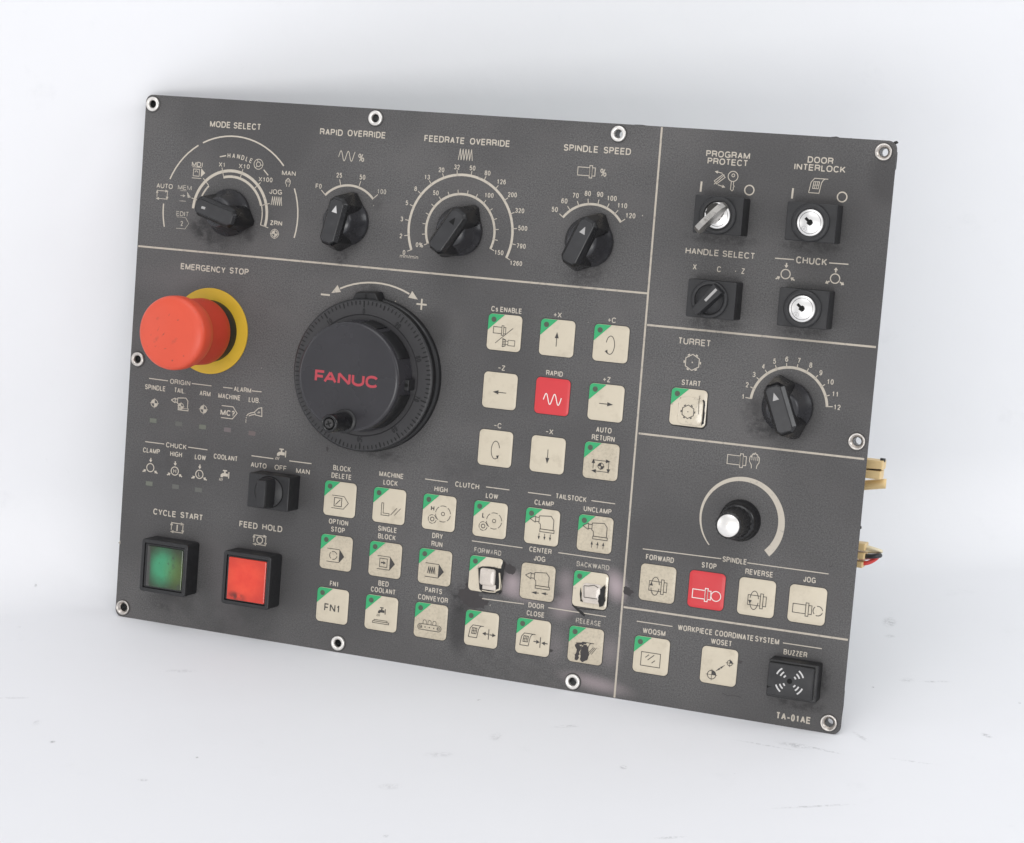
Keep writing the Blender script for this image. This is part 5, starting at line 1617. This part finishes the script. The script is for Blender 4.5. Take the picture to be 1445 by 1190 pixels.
# ------------------------------------------------------------------ square illuminated buttons
def square_button(c, lens_m, label, lens_label):
    mb = MB(); mb.use(M['black_satin'])
    mb.frame(c[0], c[1], 28.0, 28.2, 1.6, 2.0, .02, 12.4, 10.8, .6)
    k = mb.build('push_button', root, label)
    mb = MB(); mb.use(M['black'])
    mb.rrect(c[0], c[1], 23.6, 23.8, .9, 10.7, 12.0, .3, 4)
    mb.build('lens_frame', k)
    mb = MB(); mb.use(M[lens_m])
    dx = .9 if lens_m == 'lens_green' else .55
    w_, h_ = (21.4, 21.8) if lens_m == 'lens_green' else (22.0, 22.4)
    mb.rrect(c[0] + dx, c[1], w_, h_, .6, 11.9, 12.9, .35, 4)
    mb.build('lens', k, lens_label)
square_button((-164.9, -107.9), 'lens_green', 'square button with a grimy green lens', 'grimy green lens')
square_button((-115.4, -107.7), 'lens_red', 'square button with a bright red lens', 'bright red lens')

# ------------------------------------------------------------------ spindle speed knob
mb = MB(); mb.use(M['black_knob'])
pc = (142.2, -44.3)
mb.lathe(*pc, [(10.1, .1), (10.2, .8), (9.7, 2.0), (9.2, 4.5), (8.9, 7.6), (8.3, 8.4), (7.3, 8.8)], 64, cap=True)
sk = mb.build('speed_knob', root, 'small round knob with a silver cap')
mb = MB(); mb.use(M['black_knob'])
seg = 72
rows = []
for r, z in ((7.5, 8.6), (7.0, 12), (6.5, 20.5), (6.2, 22.0), (5.5, 22.4)):
    rows.append([(pc[0] + (r + (.22 if i % 4 < 2 else -.05) * (r > 6)) * math.cos(2 * math.pi * i / seg), pc[1] + (r + (.22 if i % 4 < 2 else -.05) * (r > 6)) * math.sin(2 * math.pi * i / seg), z) for i in range(seg)])
mb.loops(rows, cap1=True)
mb.build('knurled_barrel', sk)
mb = MB(); mb.use(M['cap'])
mb.lathe(*pc, [(5.4, 22.3), (5.4, 22.8), (5.1, 23.05), (0, 23.1)], 48)
mb.build('silver_cap', sk)
mb = MB(); mb.use(M['black_knob'])
a = R(178)
def PL(u, v, z):
    return (pc[0] + u * math.cos(a) - v * math.sin(a), pc[1] + u * math.sin(a) + v * math.cos(a), z)
mb.hull([PL(u, v, z) for u, v, z in ((6, -1.4, 8), (6, 1.4, 8), (6, -1.2, 17), (6, 1.2, 17), (9.4, -.7, 8), (9.4, .7, 8), (8.2, -.6, 16), (8.2, .6, 16))], .3)
mb.build('pointer_fin', sk)

# ------------------------------------------------------------------ buzzer
bc = (176.2, -116.3)
mb = MB(); mb.use(M['black'])
mb.rrect(bc[0] + .4, bc[1], 24.2, 18.2, .9, .02, 8.6, .5, 4)
mb.rrect(bc[0] - .2, bc[1], 22.2, 15.8, .6, 8.5, 10.6, .35, 4)
bz = mb.build('buzzer', root, 'black square buzzer with white sound marks')
mb = MB(); mb.use(M['black_satin'])
mb.rrect(bc[0] - .2, bc[1], 21.4, 15.0, .4, 10.5, 10.75, .1, 4)
mb.build('buzzer_face', bz)
hc = (175.75, -116.14)
mb = MB(); mb.use(M['hole'])
mb.lathe(*hc, [(1.3, 10.78), (0, 10.79)], 24, smooth=False)
mb.build('sound_hole', bz)
mb = flat('white_mark')
for d in (38, 142, 218, 322):
    for r, hw_ in ((3.2, 12), (5.0, 15), (6.9, 16)):
        mb.stroke(arc(*hc, r, d - hw_, d + hw_, 6), .75, 10.79)
mb.build('sound_marks', bz)
mb = flat('hole')
ragged(mb, [(164.90, -119.57), (167.54, -120.18), (165.21, -121.07)], 10.79, .2, 2)
mb.build('chip', bz)

# ------------------------------------------------------------------ behind the panel: board, connectors, cut wires
mb = MB(); mb.use(M['pcb'])
mb.box(-180, 186, -118, 118, -22, -20.4, .1)
for x, y in ((-170, 105), (170, 105), (-170, -105), (170, -105), (0, 105), (0, -105)):
    mb.lathe(x, y, [(3, -20.4), (3, -2.95)], 16, cap=False)
mb.build('circuit_board', root)
def bk(k, x, y): pass
C1 = [(195.47, -10.68), (204.07, -8.75), (204.59, -17.19), (195.31, -19.64)]
y_top, y_bot = C1[0][1], C1[3][1]
xr = C1[1][0]
mb = MB(); mb.use(M['conn'])
ym = (y_top + y_bot) / 2 + .4
mb.box(182, xr, ym + .25, y_top + .6, -29, -20.5, .5)
mb.box(182, xr - .6, y_bot + .5, ym - .25, -29, -20.5, .5)
k = mb.build('wire_connector', root, 'cream two-row connector with a black pin')
mb = MB(); mb.use(M['wire_k'])
p = (204.78, -9.88)
mb.tube([(xr - 2, p[1], -24), (p[0] - .3, p[1], -24)], .95)
mb.build('pin', k)
mb = MB(); mb.use(M['hole'])
mb.stroke([(xr - 7, ym + .1), (xr - .4, ym + .5)], .5, -20.45)
mb.build('latch_gap', k)
mb = MB(); mb.use(M['conn'])
a_, b_ = (194.50, -23.68), (204.81, -21.81)
mb.tube([(182, a_[1] - .6, -30), (a_[0], a_[1], -30), ((a_[0] + b_[0]) / 2, (a_[1] + b_[1]) / 2 + .1, -30), (b_[0] - 1, b_[1], -30), (b_[0], b_[1], -30.2)], 2.45, 14)
mb.build('sleeved_cable_end', root, 'pale yellow sleeve end')
mb = MB(); mb.use(M['conn'])
for (xa, ya), (xb, yb) in (((195.41, -50.81), (199.53, -54.31)), ((195.25, -55.44), (199.52, -58.60)), ((195.06, -59.82), (199.02, -62.78))):
    mb.box(182, xb, yb, ya, -28, -20.5, .6)
k = mb.build('wire_connector', root, 'cream stepped connector with three wires')
def wire(m, pts, r):
    mb = MB(); mb.use(M[m])
    # smooth the path
    P = [Vector(p) for p in pts]
    out = []
    for i in range(len(P) - 1):
        p0, p1, p2, p3 = P[max(i - 1, 0)], P[i], P[i + 1], P[min(i + 2, len(P) - 1)]
        for q in range(6):
            t = q / 6
            out.append(.5 * ((2 * p1) + (p2 - p0) * t + (2 * p0 - 5 * p1 + 4 * p2 - p3) * t * t + (3 * p1 - p0 - 3 * p2 + p3) * t ** 3))
    out.append(P[-1])
    mb.tube([tuple(v) for v in out], r)
    mb.build('wire', k)
def O3(p, z): return (p[0], p[1], z)
wire('wire_w', [O3((198.92, -52.37), -24), O3((202.32, -52.96), -24), O3((205.55, -53.75), -25), O3((206.03, -54.56), -28), O3((203.49, -55.85), -34), O3((194.52, -57.26), -36)], .85)
wire('wire_w', [O3((198.83, -53.55), -25), O3((201.93, -53.99), -25.5), O3((204.53, -54.63), -27), O3((202.58, -55.97), -33)], .7)
wire('wire_k', [O3((199.09, -57.25), -24), O3((202.58, -56.71), -23), O3((205.92, -56.02), -23), O3((205.85, -56.29), -26), O3((202.58, -57.95), -33), O3((194.15, -59.79), -36)], 1.15)
wire('wire_r', [O3((198.53, -60.89), -24), O3((200.90, -60.26), -24), O3((203.02, -59.00), -25), O3((204.23, -57.87), -27), O3((202.64, -58.56), -34), O3((194.02, -60.56), -37)], 1.05)
